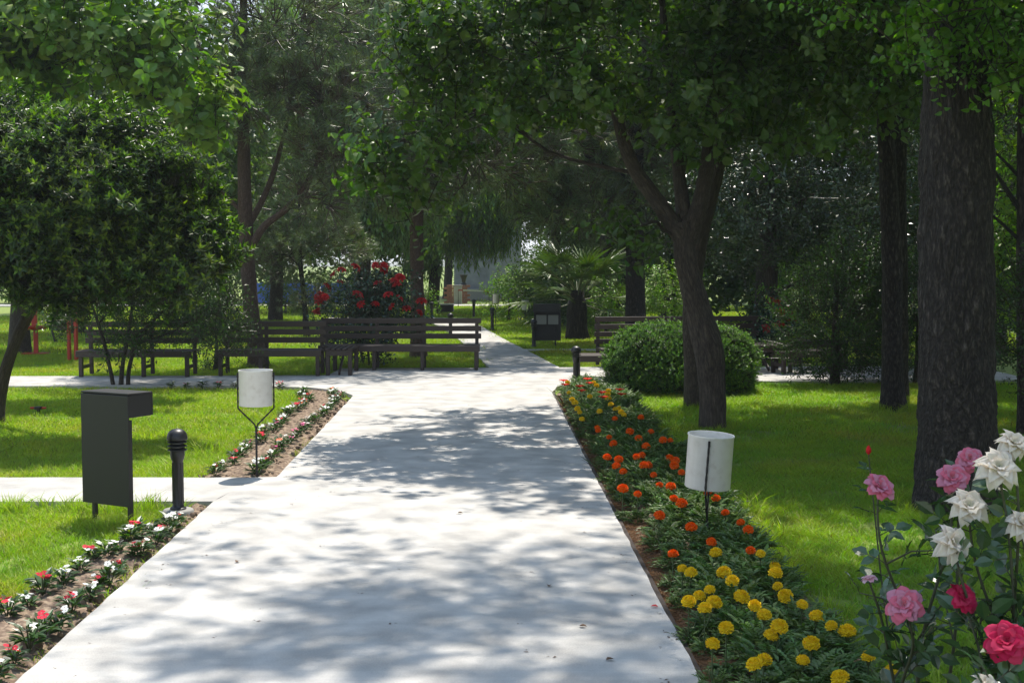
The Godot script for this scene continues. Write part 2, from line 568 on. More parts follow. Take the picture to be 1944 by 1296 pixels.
# blobs: [centre, radii, count]; everything relative to the foot of the tree
func tree(called: String, label: String, at: Vector3, trunks: Array, bark: Material, blobs: Array, twig: ArrayMesh, o := {}) -> Node3D:
	var seed_value: int = o.get("seed", 1)
	var r := rnd(seed_value)
	var t := thing(called, label, o.get("category", "tree"), at, 0.0, o.get("group", ""))
	var tops := []
	for k in trunks.size():
		var tr: Array = trunks[k]
		part("trunk" if k == 0 or not o.get("limbs", false) else "limb", trunk_mesh(tr[0], tr[1], o.get("sides", 18), o.get("lump", 0.12), seed_value + k, o.get("flare", 0.35) if k == 0 or not o.get("limbs", false) else 0.0, o.get("plates", 0.0)), bark, t)
		for p in catmull(tr[0], 6): tops.append([p, tr[1][-1]])
	var xfs := []
	var cols := []
	var nz := FastNoiseLite.new()
	nz.seed = seed_value
	nz.frequency = o.get("freq", 0.9)
	nz.fractal_octaves = 2
	var thr: float = o.get("thr", -0.08)
	var hang: bool = o.get("hang", false)
	var tilt: float = o.get("tilt", 0.8)
	var s0: float = o.get("smin", 0.75)
	var s1: float = o.get("smax", 1.3)
	for bl in blobs:
		var c: Vector3 = bl[0]
		var rad: Vector3 = bl[1]
		# limb from the trunk into the blob, with side branches
		if o.get("branches", true):
			var best: Vector3 = tops[0][0]
			var cost := 1e9
			for q in tops:
				var p: Vector3 = q[0]
				var w := p.distance_to(c) + maxf(0.0, p.y - c.y + rad.y * 0.3) * 3.0
				if w < cost and p.y > 0.25: cost = w; best = p
			var b := MB.new()
			var main := limb_path(best, c, r)
			var lr: float = o.get("limb_r", 0.05)
			b.tube(main, taper(lr, lr * 0.45, main.size()), 7)
			for k in int(o.get("sub", 6)):
				var dir := Vector3(r.randf_range(-1, 1), r.randf_range(-0.6, 1), r.randf_range(-1, 1)).normalized()
				var a: Vector3 = main[int(main.size() * r.randf_range(0.45, 0.95))]
				var path := limb_path(a, c + dir * rad * 0.8, r, 0.08)
				b.tube(path, taper(lr * 0.42, lr * 0.1, path.size()), 5)
			part("branch", b.mesh(), bark, t)
		var n: int = bl[2]
		var guard := 0
		while n > 0 and guard < bl[2] * 12:
			guard += 1
			var d := Vector3(r.randfn(), r.randfn(), r.randfn()).normalized()
			var p := c + d * rad * pow(r.randf(), o.get("fill", 0.42))
			if nz.get_noise_3d(p.x + at.x, p.y * 1.5, p.z + at.z) < thr: continue
			if p.y + at.y < LAWN + o.get("floor", 0.1): continue
			n -= 1
			var y := Vector3.UP
			if not hang:
				y = (d * tilt + Vector3.UP * o.get("up", 0.5) + Vector3(r.randf_range(-1, 1), r.randf_range(-1, 1), r.randf_range(-1, 1)) * 0.5).normalized()
			var x := y.cross(Vector3(r.randf_range(-1, 1), r.randf_range(-1, 1), r.randf_range(-1, 1))).normalized()
			var s := r.randf_range(s0, s1)
			xfs.append(Transform3D(Basis(x, y, x.cross(y)).scaled(Vector3(s, s, s)), p))
			var f := r.randf_range(0.75, 1.2)
			cols.append(Color(f * r.randf_range(0.88, 1.16), f, f * r.randf_range(0.8, 1.15)))
	scatter("crown", twig, xfs, cols, t)
	return t

func build_trees() -> void:
	var T := {}
	T.lime_backlit = twig_broad(1, 14, 0.42, 0.105, 0.085, 1, Color(0.17, 0.28, 0.052), M.linden, 0.5)  # lime leaf in a lighter colour that stands in for backlight
	T.lime = twig_broad(2, 16, 0.42, 0.095, 0.075, 1, Color(0.09, 0.155, 0.036), M.linden, 0.5)
	T.round_leaf = twig_broad(3, 10, 0.3, 0.055, 0.05, 1, Color(0.11, 0.24, 0.025), M.linden, 0.2)
	T.rosette = twig_rosette(4, Color(0.046, 0.085, 0.022), Color(0.155, 0.232, 0.031), 0.075, M.small)
	T.glossy = twig_broad(5, 16, 0.4, 0.085, 0.042, 0, Color(0.045, 0.08, 0.03), M.glossy, 0.3)
	T.fine_bush = twig_broad(6, 16, 0.3, 0.06, 0.026, 0, Color(0.05, 0.095, 0.026), M.small, 0.3)
	T.pine = twig_pine(7, Color(0.14, 0.19, 0.09), M.needle)
	T.pine_far = twig_pine(8, Color(0.14, 0.19, 0.09), M.needle, 0.18, 0.012)
	T.hanging = twig_hanging(9, Color(0.18, 0.27, 0.08), M.linden)
	T.far_leaf = twig_broad(10, 16, 0.55, 0.13, 0.08, 0, Color(0.1, 0.16, 0.048), M.linden, 0.3)
	T.far_evergreen = twig_broad(11, 18, 0.55, 0.13, 0.07, 0, Color(0.1, 0.16, 0.048), M.linden, 0.3)
	T.clipped = twig_rosette(12, Color(0.085, 0.19, 0.04), Color(0.2, 0.36, 0.055), 0.04, M.small)
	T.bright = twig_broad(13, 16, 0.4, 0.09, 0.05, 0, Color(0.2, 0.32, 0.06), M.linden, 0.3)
	T.rose = twig_broad(14, 12, 0.3, 0.06, 0.04, 0, Color(0.031, 0.070, 0.034), M.glossy, 0.2)
	var L := LAWN

	# large pine on the right
	tree("pine_tree", "massive dark pine trunk with furrowed plated bark behind the roses", Vector3(3.1, L, -8.98),
		[[[Vector3(0.03, -0.1, 0), Vector3(0.02, 0.5, 0), Vector3(0, 1.2, 0), Vector3(-0.02, 2.1, 0), Vector3(-0.03, 3.1, 0), Vector3(0, 5, 0), Vector3(0.1, 8, 0.1), Vector3(0, 12, 0)], [0.275, 0.262, 0.252, 0.25, 0.225, 0.2, 0.15, 0.04]]], M.pine_bark,
		[[Vector3(-1.6, 7.2, 0.6), Vector3(2.2, 0.9, 2.0), 109], [Vector3(1.2, 8.0, -0.6), Vector3(2.4, 1.0, 2.2), 109], [Vector3(-0.8, 9.6, -0.6), Vector3(2.4, 1.0, 2.2), 109], [Vector3(0.2, 11.4, 0.4), Vector3(1.9, 1.2, 1.8), 84], [Vector3(1.0, 6.4, 1.6), Vector3(1.7, 0.7, 1.5), 67]],
		T.pine_far, {"seed": 21, "sides": 120, "plates": 0.05, "lump": 0.07, "flare": 0.28, "freq": 0.5, "thr": 0.05, "smin": 1.3, "smax": 1.9, "limb_r": 0.07})
	# tree in the middle of the right lawn: two stems that lean into each other
	tree("lime_tree", "leaning brown lime tree in front of the clipped round shrub", Vector3(2.05, L, -13.38),
		[[[Vector3(0.05, -0.1, 0), Vector3(0.04, 0.35, 0), Vector3(0.0, 0.8, 0), Vector3(-0.13, 1.3, 0), Vector3(-0.25, 1.75, 0), Vector3(-0.29, 2.15, 0)], [0.138, 0.135, 0.152, 0.135, 0.12, 0.115]],
		[[Vector3(-0.26, 1.95, 0), Vector3(-0.55, 2.35, 0.05), Vector3(-0.85, 2.8, 0.1), Vector3(-1.05, 3.4, 0.2), Vector3(-1.5, 4.3, 0.3)], [0.1, 0.082, 0.066, 0.048, 0.025]],
		[[Vector3(-0.24, 1.95, 0), Vector3(-0.1, 2.4, 0), Vector3(-0.02, 2.9, -0.05), Vector3(0.05, 3.7, -0.1), Vector3(0.2, 5.6, -0.1)], [0.105, 0.085, 0.07, 0.055, 0.025]],
		[[Vector3(-0.25, 2.0, 0), Vector3(-0.3, 2.6, -0.15), Vector3(-0.38, 3.4, -0.3), Vector3(-0.5, 4.8, -0.4)], [0.09, 0.07, 0.055, 0.03]]], M.grey_bark,
		[[Vector3(-1.9, 3.75, 0.5), Vector3(1.6, 0.75, 1.5), 330], [Vector3(-3.05, 2.95, 0.5), Vector3(0.55, 0.85, 0.8), 120], [Vector3(-0.6, 4.9, 0.4), Vector3(2.6, 1.2, 2.2), 420], [Vector3(1.2, 3.9, 0.1), Vector3(1.7, 1.1, 1.7), 420], [Vector3(-0.2, 3.3, 0.2), Vector3(1.3, 0.7, 1.2), 160], [Vector3(0.2, 6.3, 0), Vector3(2.3, 1.2, 2.0), 330], [Vector3(-0.75, 2.1, 0.25), Vector3(0.3, 0.4, 0.3), 14]],
		T.lime, {"seed": 22, "limbs": true, "sides": 60, "plates": 0.012, "lump": 0.16, "flare": 0.2, "tilt": 0.4, "up": 0.6, "thr": 0.08, "freq": 0.65, "limb_r": 0.022})
	tree("lime_tree", "second brown stem close behind the leaning lime tree", Vector3(2.18, L, -15.32),
		[[[Vector3(0.02, -0.1, 0), Vector3(-0.02, 0.5, 0), Vector3(-0.05, 1.2, 0), Vector3(0.05, 2.0, 0), Vector3(0.3, 3.2, 0), Vector3(0.5, 5.5, 0)], [0.12, 0.11, 0.1, 0.095, 0.08, 0.03]]], M.grey_bark,
		[[Vector3(0.3, 4.6, -0.3), Vector3(2.2, 1.2, 1.8), 300], [Vector3(2.0, 4.0, -0.2), Vector3(1.2, 0.9, 1.3), 160], [Vector3(-1.6, 5.2, -0.4), Vector3(1.6, 1.1, 1.5), 200]],
		T.lime, {"seed": 23, "tilt": 0.4, "up": 0.6, "limb_r": 0.025, "thr": 0.1, "freq": 0.6})
	# low branches of a tree that stands out of view on the right
	tree("elm_tree", "elm out of view whose bright leaves hang across the big pine trunk", Vector3(5.7, L, -8.0),
		[[[Vector3(0, -0.1, 0), Vector3(-0.05, 1.0, 0), Vector3(-0.2, 2.2, 0), Vector3(-0.6, 3.6, -0.1), Vector3(-1.0, 6.6, -0.4), Vector3(-1.4, 8.0, -0.6)], [0.2, 0.17, 0.15, 0.12, 0.07, 0.03]]], M.grey_bark,
		[[Vector3(-2.7, 3.45, -0.1), Vector3(1.2, 0.55, 0.8), 330], [Vector3(-1.9, 3.05, -0.7), Vector3(0.9, 0.45, 0.5), 170], [Vector3(-3.2, 6.8, -1.6), Vector3(1.9, 0.8, 2.2), 190], [Vector3(-5.2, 7.5, -2.0), Vector3(1.9, 0.7, 2.6), 150], [Vector3(-7.0, 7.4, -2.2), Vector3(1.5, 0.6, 2.4), 95], [Vector3(-1.4, 6.4, -0.6), Vector3(2.0, 1.0, 2.2), 520]],
		T.round_leaf, {"seed": 24, "smin": 0.8, "smax": 1.3, "tilt": 0.5, "limb_r": 0.03, "thr": 0.05, "freq": 1.1})
	# slimmer pines behind
	tree("pine_tree", "slender dark pine trunk left of the massive pine", Vector3(4.46, L, -15.1),
		[[[Vector3(0.03, -0.1, 0), Vector3(0, 0.8, 0), Vector3(-0.02, 1.8, 0), Vector3(-0.1, 3.0, 0), Vector3(-0.22, 4.7, 0), Vector3(-0.3, 8, 0), Vector3(-0.2, 11, 0)], [0.14, 0.115, 0.118, 0.098, 0.09, 0.07, 0.03]]], M.pine_bark,
		[[Vector3(-0.9, 7.0, 0.2), Vector3(1.9, 0.8, 1.7), 170], [Vector3(0.6, 8.2, 0), Vector3(2.0, 0.9, 1.8), 170], [Vector3(-0.3, 9.8, 0), Vector3(1.8, 1.2, 1.7), 170]],
		T.pine_far, {"seed": 25, "sides": 60, "plates": 0.014, "lump": 0.06, "smin": 1.2, "smax": 1.7, "limb_r": 0.04, "thr": 0.1, "freq": 0.5})
	tree("pine_tree", "dark pine trunk half hidden behind the massive pine", Vector3(5.0, L, -16.6),
		[[[Vector3(0, -0.1, 0), Vector3(0, 1.2, 0), Vector3(-0.05, 3.0, 0), Vector3(-0.02, 5.0, 0), Vector3(0, 10, 0)], [0.12, 0.1, 0.095, 0.085, 0.03]]], M.pine_bark,
		[[Vector3(0.9, 6.4, 0.2), Vector3(1.9, 0.9, 1.7), 170], [Vector3(-0.4, 8.2, -0.6), Vector3(2.0, 1.0, 1.8), 170]],
		T.pine_far, {"seed": 26, "smin": 1.2, "smax": 1.7, "limb_r": 0.04, "thr": 0.1, "freq": 0.5})
	tree("pine_tree", "thin bare-branched pine stem at the far right", Vector3(5.2, L, -12.9),
		[[[Vector3(0, -0.1, 0), Vector3(-0.05, 1.2, 0), Vector3(-0.1, 3.0, 0), Vector3(-0.1, 5.0, 0), Vector3(-0.1, 9, 0)], [0.1, 0.09, 0.08, 0.07, 0.03]],
		[[Vector3(-0.1, 2.2, 0), Vector3(-0.35, 2.55, 0.02), Vector3(-0.6, 2.9, 0.05)], [0.03, 0.02, 0.008]], [[Vector3(-0.08, 1.9, 0), Vector3(-0.35, 2.15, 0), Vector3(-0.65, 2.35, 0.05)], [0.02, 0.014, 0.006]], [[Vector3(-0.08, 2.5, 0), Vector3(-0.3, 2.75, -0.04), Vector3(-0.5, 2.95, -0.1)], [0.02, 0.014, 0.006]]], M.pine_bark,
		[[Vector3(0.3, 6.2, 0), Vector3(1.6, 1.0, 1.6), 120], [Vector3(-0.2, 8, 0), Vector3(1.6, 1.0, 1.6), 120]],
		T.pine_far, {"seed": 27, "limbs": true, "smin": 1.2, "smax": 1.6, "limb_r": 0.03})
	# left: evergreen with a forked trunk, its crown reaching forward
	tree("pittosporum_tree", "low dark evergreen tree with yellow-green shoots and forked trunk at the left edge", Vector3(-5.49, L, -13.83),
		[[[Vector3(-0.1, -0.1, 0), Vector3(-0.02, 0.35, 0), Vector3(0.12, 0.8, 0), Vector3(0.38, 1.3, 0), Vector3(0.72, 1.75, 0.1), Vector3(1.1, 2.3, 0.3)], [0.09, 0.07, 0.06, 0.05, 0.04, 0.02]],
		[[Vector3(-0.05, 0.1, 0.02), Vector3(0.02, 0.5, 0.06), Vector3(0.2, 0.95, 0.1), Vector3(0.3, 1.25, 0.06), Vector3(0.5, 2.0, 0.3)], [0.055, 0.05, 0.042, 0.036, 0.02]],
		[[Vector3(0.28, 1.15, 0.0), Vector3(0.24, 1.5, 0.1), Vector3(0.2, 2.1, 0.3)], [0.045, 0.04, 0.02]],
		[[Vector3(-0.1, 0.2, 0.0), Vector3(-0.35, 0.9, -0.05), Vector3(-0.6, 2.0, 0.2)], [0.06, 0.05, 0.02]]], M.grey_bark,
		[[Vector3(1.05, 2.37, 1.20), Vector3(1.1, 0.62, 0.9), 620], [Vector3(0.0, 2.47, 1.20), Vector3(1.0, 0.72, 0.95), 560], [Vector3(2.0, 2.20, 1.20), Vector3(0.58, 0.46, 0.7), 250], [Vector3(0.9, 2.05, 1.30), Vector3(1.2, 0.36, 0.7), 360], [Vector3(2.25, 1.85, 1.20), Vector3(0.38, 0.28, 0.4), 90], [Vector3(0.5, 2.97, 1.10), Vector3(0.5, 0.25, 0.5), 90], [Vector3(1.5, 2.87, 1.20), Vector3(0.4, 0.22, 0.4), 60], [Vector3(1.2, 1.65, 1.40), Vector3(0.7, 0.25, 0.5), 110], [Vector3(-1.0, 2.22, 1.10), Vector3(0.9, 0.8, 0.9), 220], [Vector3(1.45, 1.45, 1.1), Vector3(0.55, 0.3, 0.4), 60], [Vector3(2.3, 1.6, 1.2), Vector3(0.35, 0.3, 0.35), 40], [Vector3(0.55, 1.5, 1.2), Vector3(0.35, 0.25, 0.3), 28]],
		T.rosette, {"seed": 28, "limbs": true, "sides": 16, "lump": 0.1, "tilt": 0.7, "up": 0.6, "thr": -0.12, "freq": 1.3, "limb_r": 0.02, "sub": 8, "smin": 0.75, "smax": 1.25})
	tree("backlit_lime_tree", "broad-leaved lime crown with backlight put into its leaf colour, above the low evergreen at upper left", Vector3(-7.9, L, -18.2),
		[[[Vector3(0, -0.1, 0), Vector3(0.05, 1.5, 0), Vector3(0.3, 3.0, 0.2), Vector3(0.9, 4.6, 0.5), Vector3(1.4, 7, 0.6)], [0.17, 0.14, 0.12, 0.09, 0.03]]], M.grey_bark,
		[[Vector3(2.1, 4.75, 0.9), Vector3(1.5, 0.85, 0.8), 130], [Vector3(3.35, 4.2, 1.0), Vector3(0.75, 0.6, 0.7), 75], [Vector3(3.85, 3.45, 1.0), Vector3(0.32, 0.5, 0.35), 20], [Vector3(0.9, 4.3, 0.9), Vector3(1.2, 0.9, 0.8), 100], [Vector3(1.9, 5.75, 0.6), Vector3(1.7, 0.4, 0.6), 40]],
		T.lime_backlit, {"seed": 29, "tilt": 0.4, "up": 0.6, "thr": 0.0, "freq": 1.1, "limb_r": 0.03, "smin": 1.1, "smax": 1.7})
	# pine left of the plaza
	tree("pine_tree", "young pine with red-brown trunk and rising limbs behind the left bench", Vector3(-4.18, L, -21.1),
		[[[Vector3(0.04, -0.1, 0), Vector3(-0.02, 0.4, 0), Vector3(-0.1, 1.1, 0), Vector3(-0.16, 2.2, 0), Vector3(-0.18, 3.6, 0), Vector3(-0.17, 5.2, 0), Vector3(-0.1, 7.6, 0)], [0.17, 0.135, 0.12, 0.12, 0.1, 0.075, 0.02]],
		[[Vector3(-0.12, 1.9, 0), Vector3(0.15, 2.3, 0.1), Vector3(0.55, 2.6, 0.2), Vector3(0.95, 3.1, 0.3), Vector3(1.2, 3.7, 0.3)], [0.07, 0.06, 0.05, 0.04, 0.02]],
		[[Vector3(-0.14, 2.3, 0), Vector3(0.1, 2.75, -0.1), Vector3(0.3, 3.3, -0.2), Vector3(0.55, 4.2, -0.2)], [0.06, 0.05, 0.045, 0.025]],
		[[Vector3(-0.16, 2.5, 0), Vector3(-0.5, 2.85, 0.1), Vector3(-0.9, 3.4, 0.2)], [0.035, 0.03, 0.015]]], M.red_bark,
		[[Vector3(-0.3, 4.6, 0), Vector3(1.5, 0.6, 1.2), 150], [Vector3(-1.0, 3.9, 0.2), Vector3(0.7, 0.45, 0.6), 55], [Vector3(1.1, 4.3, 0.2), Vector3(1.0, 0.6, 0.9), 90], [Vector3(0.3, 5.6, 0), Vector3(1.6, 0.7, 1.2), 120], [Vector3(1.4, 3.4, 0.3), Vector3(0.7, 0.35, 0.6), 42], [Vector3(-0.1, 6.7, 0), Vector3(1.0, 0.5, 0.9), 40], [Vector3(1.0, 2.75, 0.3), Vector3(0.5, 0.25, 0.4), 18]],
		T.pine, {"seed": 30, "limbs": true, "sides": 20, "lump": 0.08, "smin": 0.9, "smax": 1.3, "thr": -0.05, "freq": 1.6, "limb_r": 0.025, "sub": 9})
	# shrub on stems in front of the far-left bench
	tree("shrub", "dark shrub on three thin stems in front of the far-left bench", Vector3(-5.5, -0.045, -17.75),
		[[[Vector3(0.0, -0.05, 0), Vector3(-0.05, 0.25, 0), Vector3(-0.15, 0.7, 0), Vector3(-0.3, 1.2, 0)], [0.03, 0.028, 0.025, 0.015]], [[Vector3(0.09, -0.05, 0), Vector3(0.12, 0.3, 0), Vector3(0.2, 0.7, 0), Vector3(0.3, 1.3, 0)], [0.035, 0.03, 0.026, 0.015]], [[Vector3(0.19, -0.05, 0.0), Vector3(0.22, 0.3, 0), Vector3(0.4, 0.75, 0), Vector3(0.9, 1.25, 0)], [0.03, 0.028, 0.025, 0.015]]], M.grey_bark,
		[[Vector3(0.0, 1.05, 0), Vector3(0.85, 0.62, 0.6), 420], [Vector3(0.95, 1.2, -0.1), Vector3(0.8, 0.6, 0.6), 400], [Vector3(1.45, 0.8, 0.0), Vector3(0.35, 0.5, 0.4), 110], [Vector3(0.3, 1.6, 0), Vector3(0.8, 0.35, 0.5), 160]],
		T.fine_bush, {"seed": 31, "sides": 8, "lump": 0.05, "flare": 0.1, "category": "shrub", "limb_r": 0.014, "thr": -0.2, "floor": 0.35})
	# trees behind the plaza
	tree("pine_tree", "tall dark trunk directly behind the red rose shrub", Vector3(-1.72, L, -23.4),
		[[[Vector3(0.02, -0.1, 0), Vector3(0, 1.2, 0), Vector3(0, 3.0, 0), Vector3(0.1, 6.0, 0), Vector3(0.1, 10, 0)], [0.145, 0.125, 0.12, 0.09, 0.03]]], M.red_bark,
		[[Vector3(-0.9, 3.4, 0.2), Vector3(1.5, 0.6, 1.2), 102], [Vector3(1.0, 3.6, 0), Vector3(1.6, 0.8, 1.4), 138], [Vector3(0.1, 5.2, 0), Vector3(2.3, 1.2, 2.0), 180], [Vector3(1.9, 4.6, 0.4), Vector3(1.4, 1.0, 1.2), 108], [Vector3(0.1, 7.4, 0), Vector3(2.0, 1.4, 1.8), 150]],
		T.pine, {"seed": 32, "smin": 1.1, "smax": 1.6, "limb_r": 0.035})
	tree("pine_tree", "thick pine trunk with drooping needles right of the palm", Vector3(2.62, L, -27.4),
		[[[Vector3(0.02, -0.1, 0), Vector3(0, 1.2, 0), Vector3(-0.02, 3.0, 0), Vector3(0, 6.0, 0), Vector3(0, 11, 0)], [0.24, 0.2, 0.185, 0.14, 0.03]]], M.pine_bark,
		[[Vector3(-1.1, 2.9, 0.5), Vector3(1.3, 0.6, 1.1), 90], [Vector3(-2.6, 4.0, 0.6), Vector3(1.6, 0.8, 1.4), 126], [Vector3(0, 4.5, 0.3), Vector3(2.4, 1.0, 2.0), 168], [Vector3(-1.5, 6.2, 0), Vector3(2.6, 1.4, 2.0), 192], [Vector3(1.8, 5.6, 0), Vector3(2.2, 1.4, 2.0), 168], [Vector3(0.3, 8.2, 0), Vector3(2.4, 1.6, 2.0), 168]],
		T.pine_far, {"seed": 33, "smin": 1.1, "smax": 1.7, "limb_r": 0.04})
	tree("conifer_sapling", "small dark conifer with a thin stem left of the red roses", Vector3(-4.75, L, -29.5),
		[[[Vector3(0.05, -0.1, 0), Vector3(0, 0.8, 0), Vector3(-0.1, 2.0, 0), Vector3(-0.1, 3.4, 0)], [0.075, 0.06, 0.05, 0.015]]], M.pine_bark,
		[[Vector3(-0.5, 1.9, 0), Vector3(1.0, 0.6, 0.8), 90], [Vector3(0.4, 2.1, 0), Vector3(1.2, 0.7, 0.8), 114], [Vector3(0.1, 3.0, 0), Vector3(1.2, 0.8, 0.9), 102], [Vector3(0.1, 0.95, 0), Vector3(0.6, 0.25, 0.5), 20]],
		T.pine_far, {"seed": 34, "smin": 0.7, "smax": 1.0, "limb_r": 0.02})
	# dark evergreens on the right
	tree("evergreen_shrub", "big dark evergreen shrub beyond the right lawn, left of the slender pine", Vector3(4.55, L, -18.1),
		[[[Vector3(0, -0.1, 0), Vector3(0, 0.5, 0), Vector3(0, 1.5, 0)], [0.07, 0.06, 0.02]]], M.grey_bark,
		[[Vector3(0, 0.85, 0), Vector3(0.85, 0.85, 0.7), 620], [Vector3(0.45, 1.5, -0.2), Vector3(0.7, 0.6, 0.6), 280]],
		T.fine_bush, {"seed": 35, "category": "shrub", "thr": -0.4, "floor": 0.02, "limb_r": 0.02})
	tree("evergreen_tree", "dense glossy evergreen tree behind the right-hand benches", Vector3(4.5, L, -22.6),
		[[[Vector3(0, -0.1, 0), Vector3(0.05, 1.5, 0), Vector3(0, 4, 0)], [0.12, 0.1, 0.03]]], M.grey_bark,
		[[Vector3(-0.6, 2.6, 0.3), Vector3(1.4, 1.1, 1.1), 520], [Vector3(1.0, 2.9, 0), Vector3(1.5, 1.5, 1.2), 560], [Vector3(0.4, 4.4, 0), Vector3(1.9, 1.2, 1.4), 500], [Vector3(1.5, 1.5, 0.5), Vector3(0.9, 1.1, 0.8), 280]],
		T.glossy, {"seed": 36, "thr": -0.25, "limb_r": 0.03})
	tree("evergreen_tree", "dense glossy evergreen tree between the slender pines and the massive pine", Vector3(6.3, L, -19.6),
		[[[Vector3(0, -0.1, 0), Vector3(0.05, 1.5, 0), Vector3(0, 4, 0)], [0.12, 0.1, 0.03]]], M.grey_bark,
		[[Vector3(0, 1.4, 0), Vector3(1.4, 1.3, 1.1), 560], [Vector3(0.2, 3.2, 0), Vector3(1.7, 1.3, 1.3), 560], [Vector3(-0.4, 4.9, 0), Vector3(1.6, 1.1, 1.3), 360]],
		T.glossy, {"seed": 37, "thr": -0.25, "limb_r": 0.03})
	tree("evergreen_shrub", "low dark shrub at the right edge behind the massive pine", Vector3(5.3, L, -11.9),
		[[[Vector3(-0.35, -0.05, 0.3), Vector3(-0.5, 0.35, 0.3), Vector3(-0.7, 0.9, 0.3)], [0.035, 0.03, 0.012]], [[Vector3(-0.25, -0.05, 0.3), Vector3(-0.15, 0.4, 0.3), Vector3(0.0, 1.0, 0.2)], [0.04, 0.03, 0.012]]], M.grey_bark,
		[[Vector3(0, 1.15, 0), Vector3(0.95, 0.65, 0.8), 420], [Vector3(0.5, 0.7, -0.3), Vector3(0.7, 0.5, 0.6), 200]],
		T.fine_bush, {"seed": 38, "category": "shrub", "floor": 0.3, "sides": 8, "limb_r": 0.015, "thr": -0.2})
	tree("evergreen_tree", "leafy tree in sun behind the massive pine at the right edge", Vector3(8.0, L, -17.0),
		[[[Vector3(0, -0.1, 0), Vector3(0.05, 1.5, 0), Vector3(0, 4, 0)], [0.12, 0.1, 0.03]]], M.grey_bark,
		[[Vector3(-1.4, 1.7, 0.2), Vector3(0.9, 0.7, 0.8), 230], [Vector3(-0.6, 3.2, 0), Vector3(1.5, 1.2, 1.2), 380], [Vector3(-0.2, 4.8, 0), Vector3(1.8, 1.1, 1.4), 360]],
		T.bright, {"seed": 39, "limb_r": 0.03})
	# clipped round shrub
	tree("round_shrub", "bright green clipped round shrub behind the leaning lime trunk", Vector3(2.27, L, -17.2),
		[[[Vector3(0, -0.1, 0), Vector3(0, 0.3, 0), Vector3(0, 0.6, 0)], [0.06, 0.05, 0.02]]], M.grey_bark,
		[[Vector3(-0.42, 0.36, 0), Vector3(0.55, 0.46, 0.6), 1000], [Vector3(0.45, 0.36, 0), Vector3(0.52, 0.44, 0.58), 950], [Vector3(0.0, 0.3, 0.1), Vector3(0.85, 0.3, 0.6), 900], [Vector3(-0.15, 0.56, 0), Vector3(0.5, 0.28, 0.45), 300], [Vector3(0.3, 0.58, 0), Vector3(0.3, 0.27, 0.3), 130]],
		T.clipped, {"seed": 40, "category": "shrub", "thr": -0.9, "floor": 0.0, "branches": false, "smin": 0.45, "smax": 0.7, "fill": 0.16})
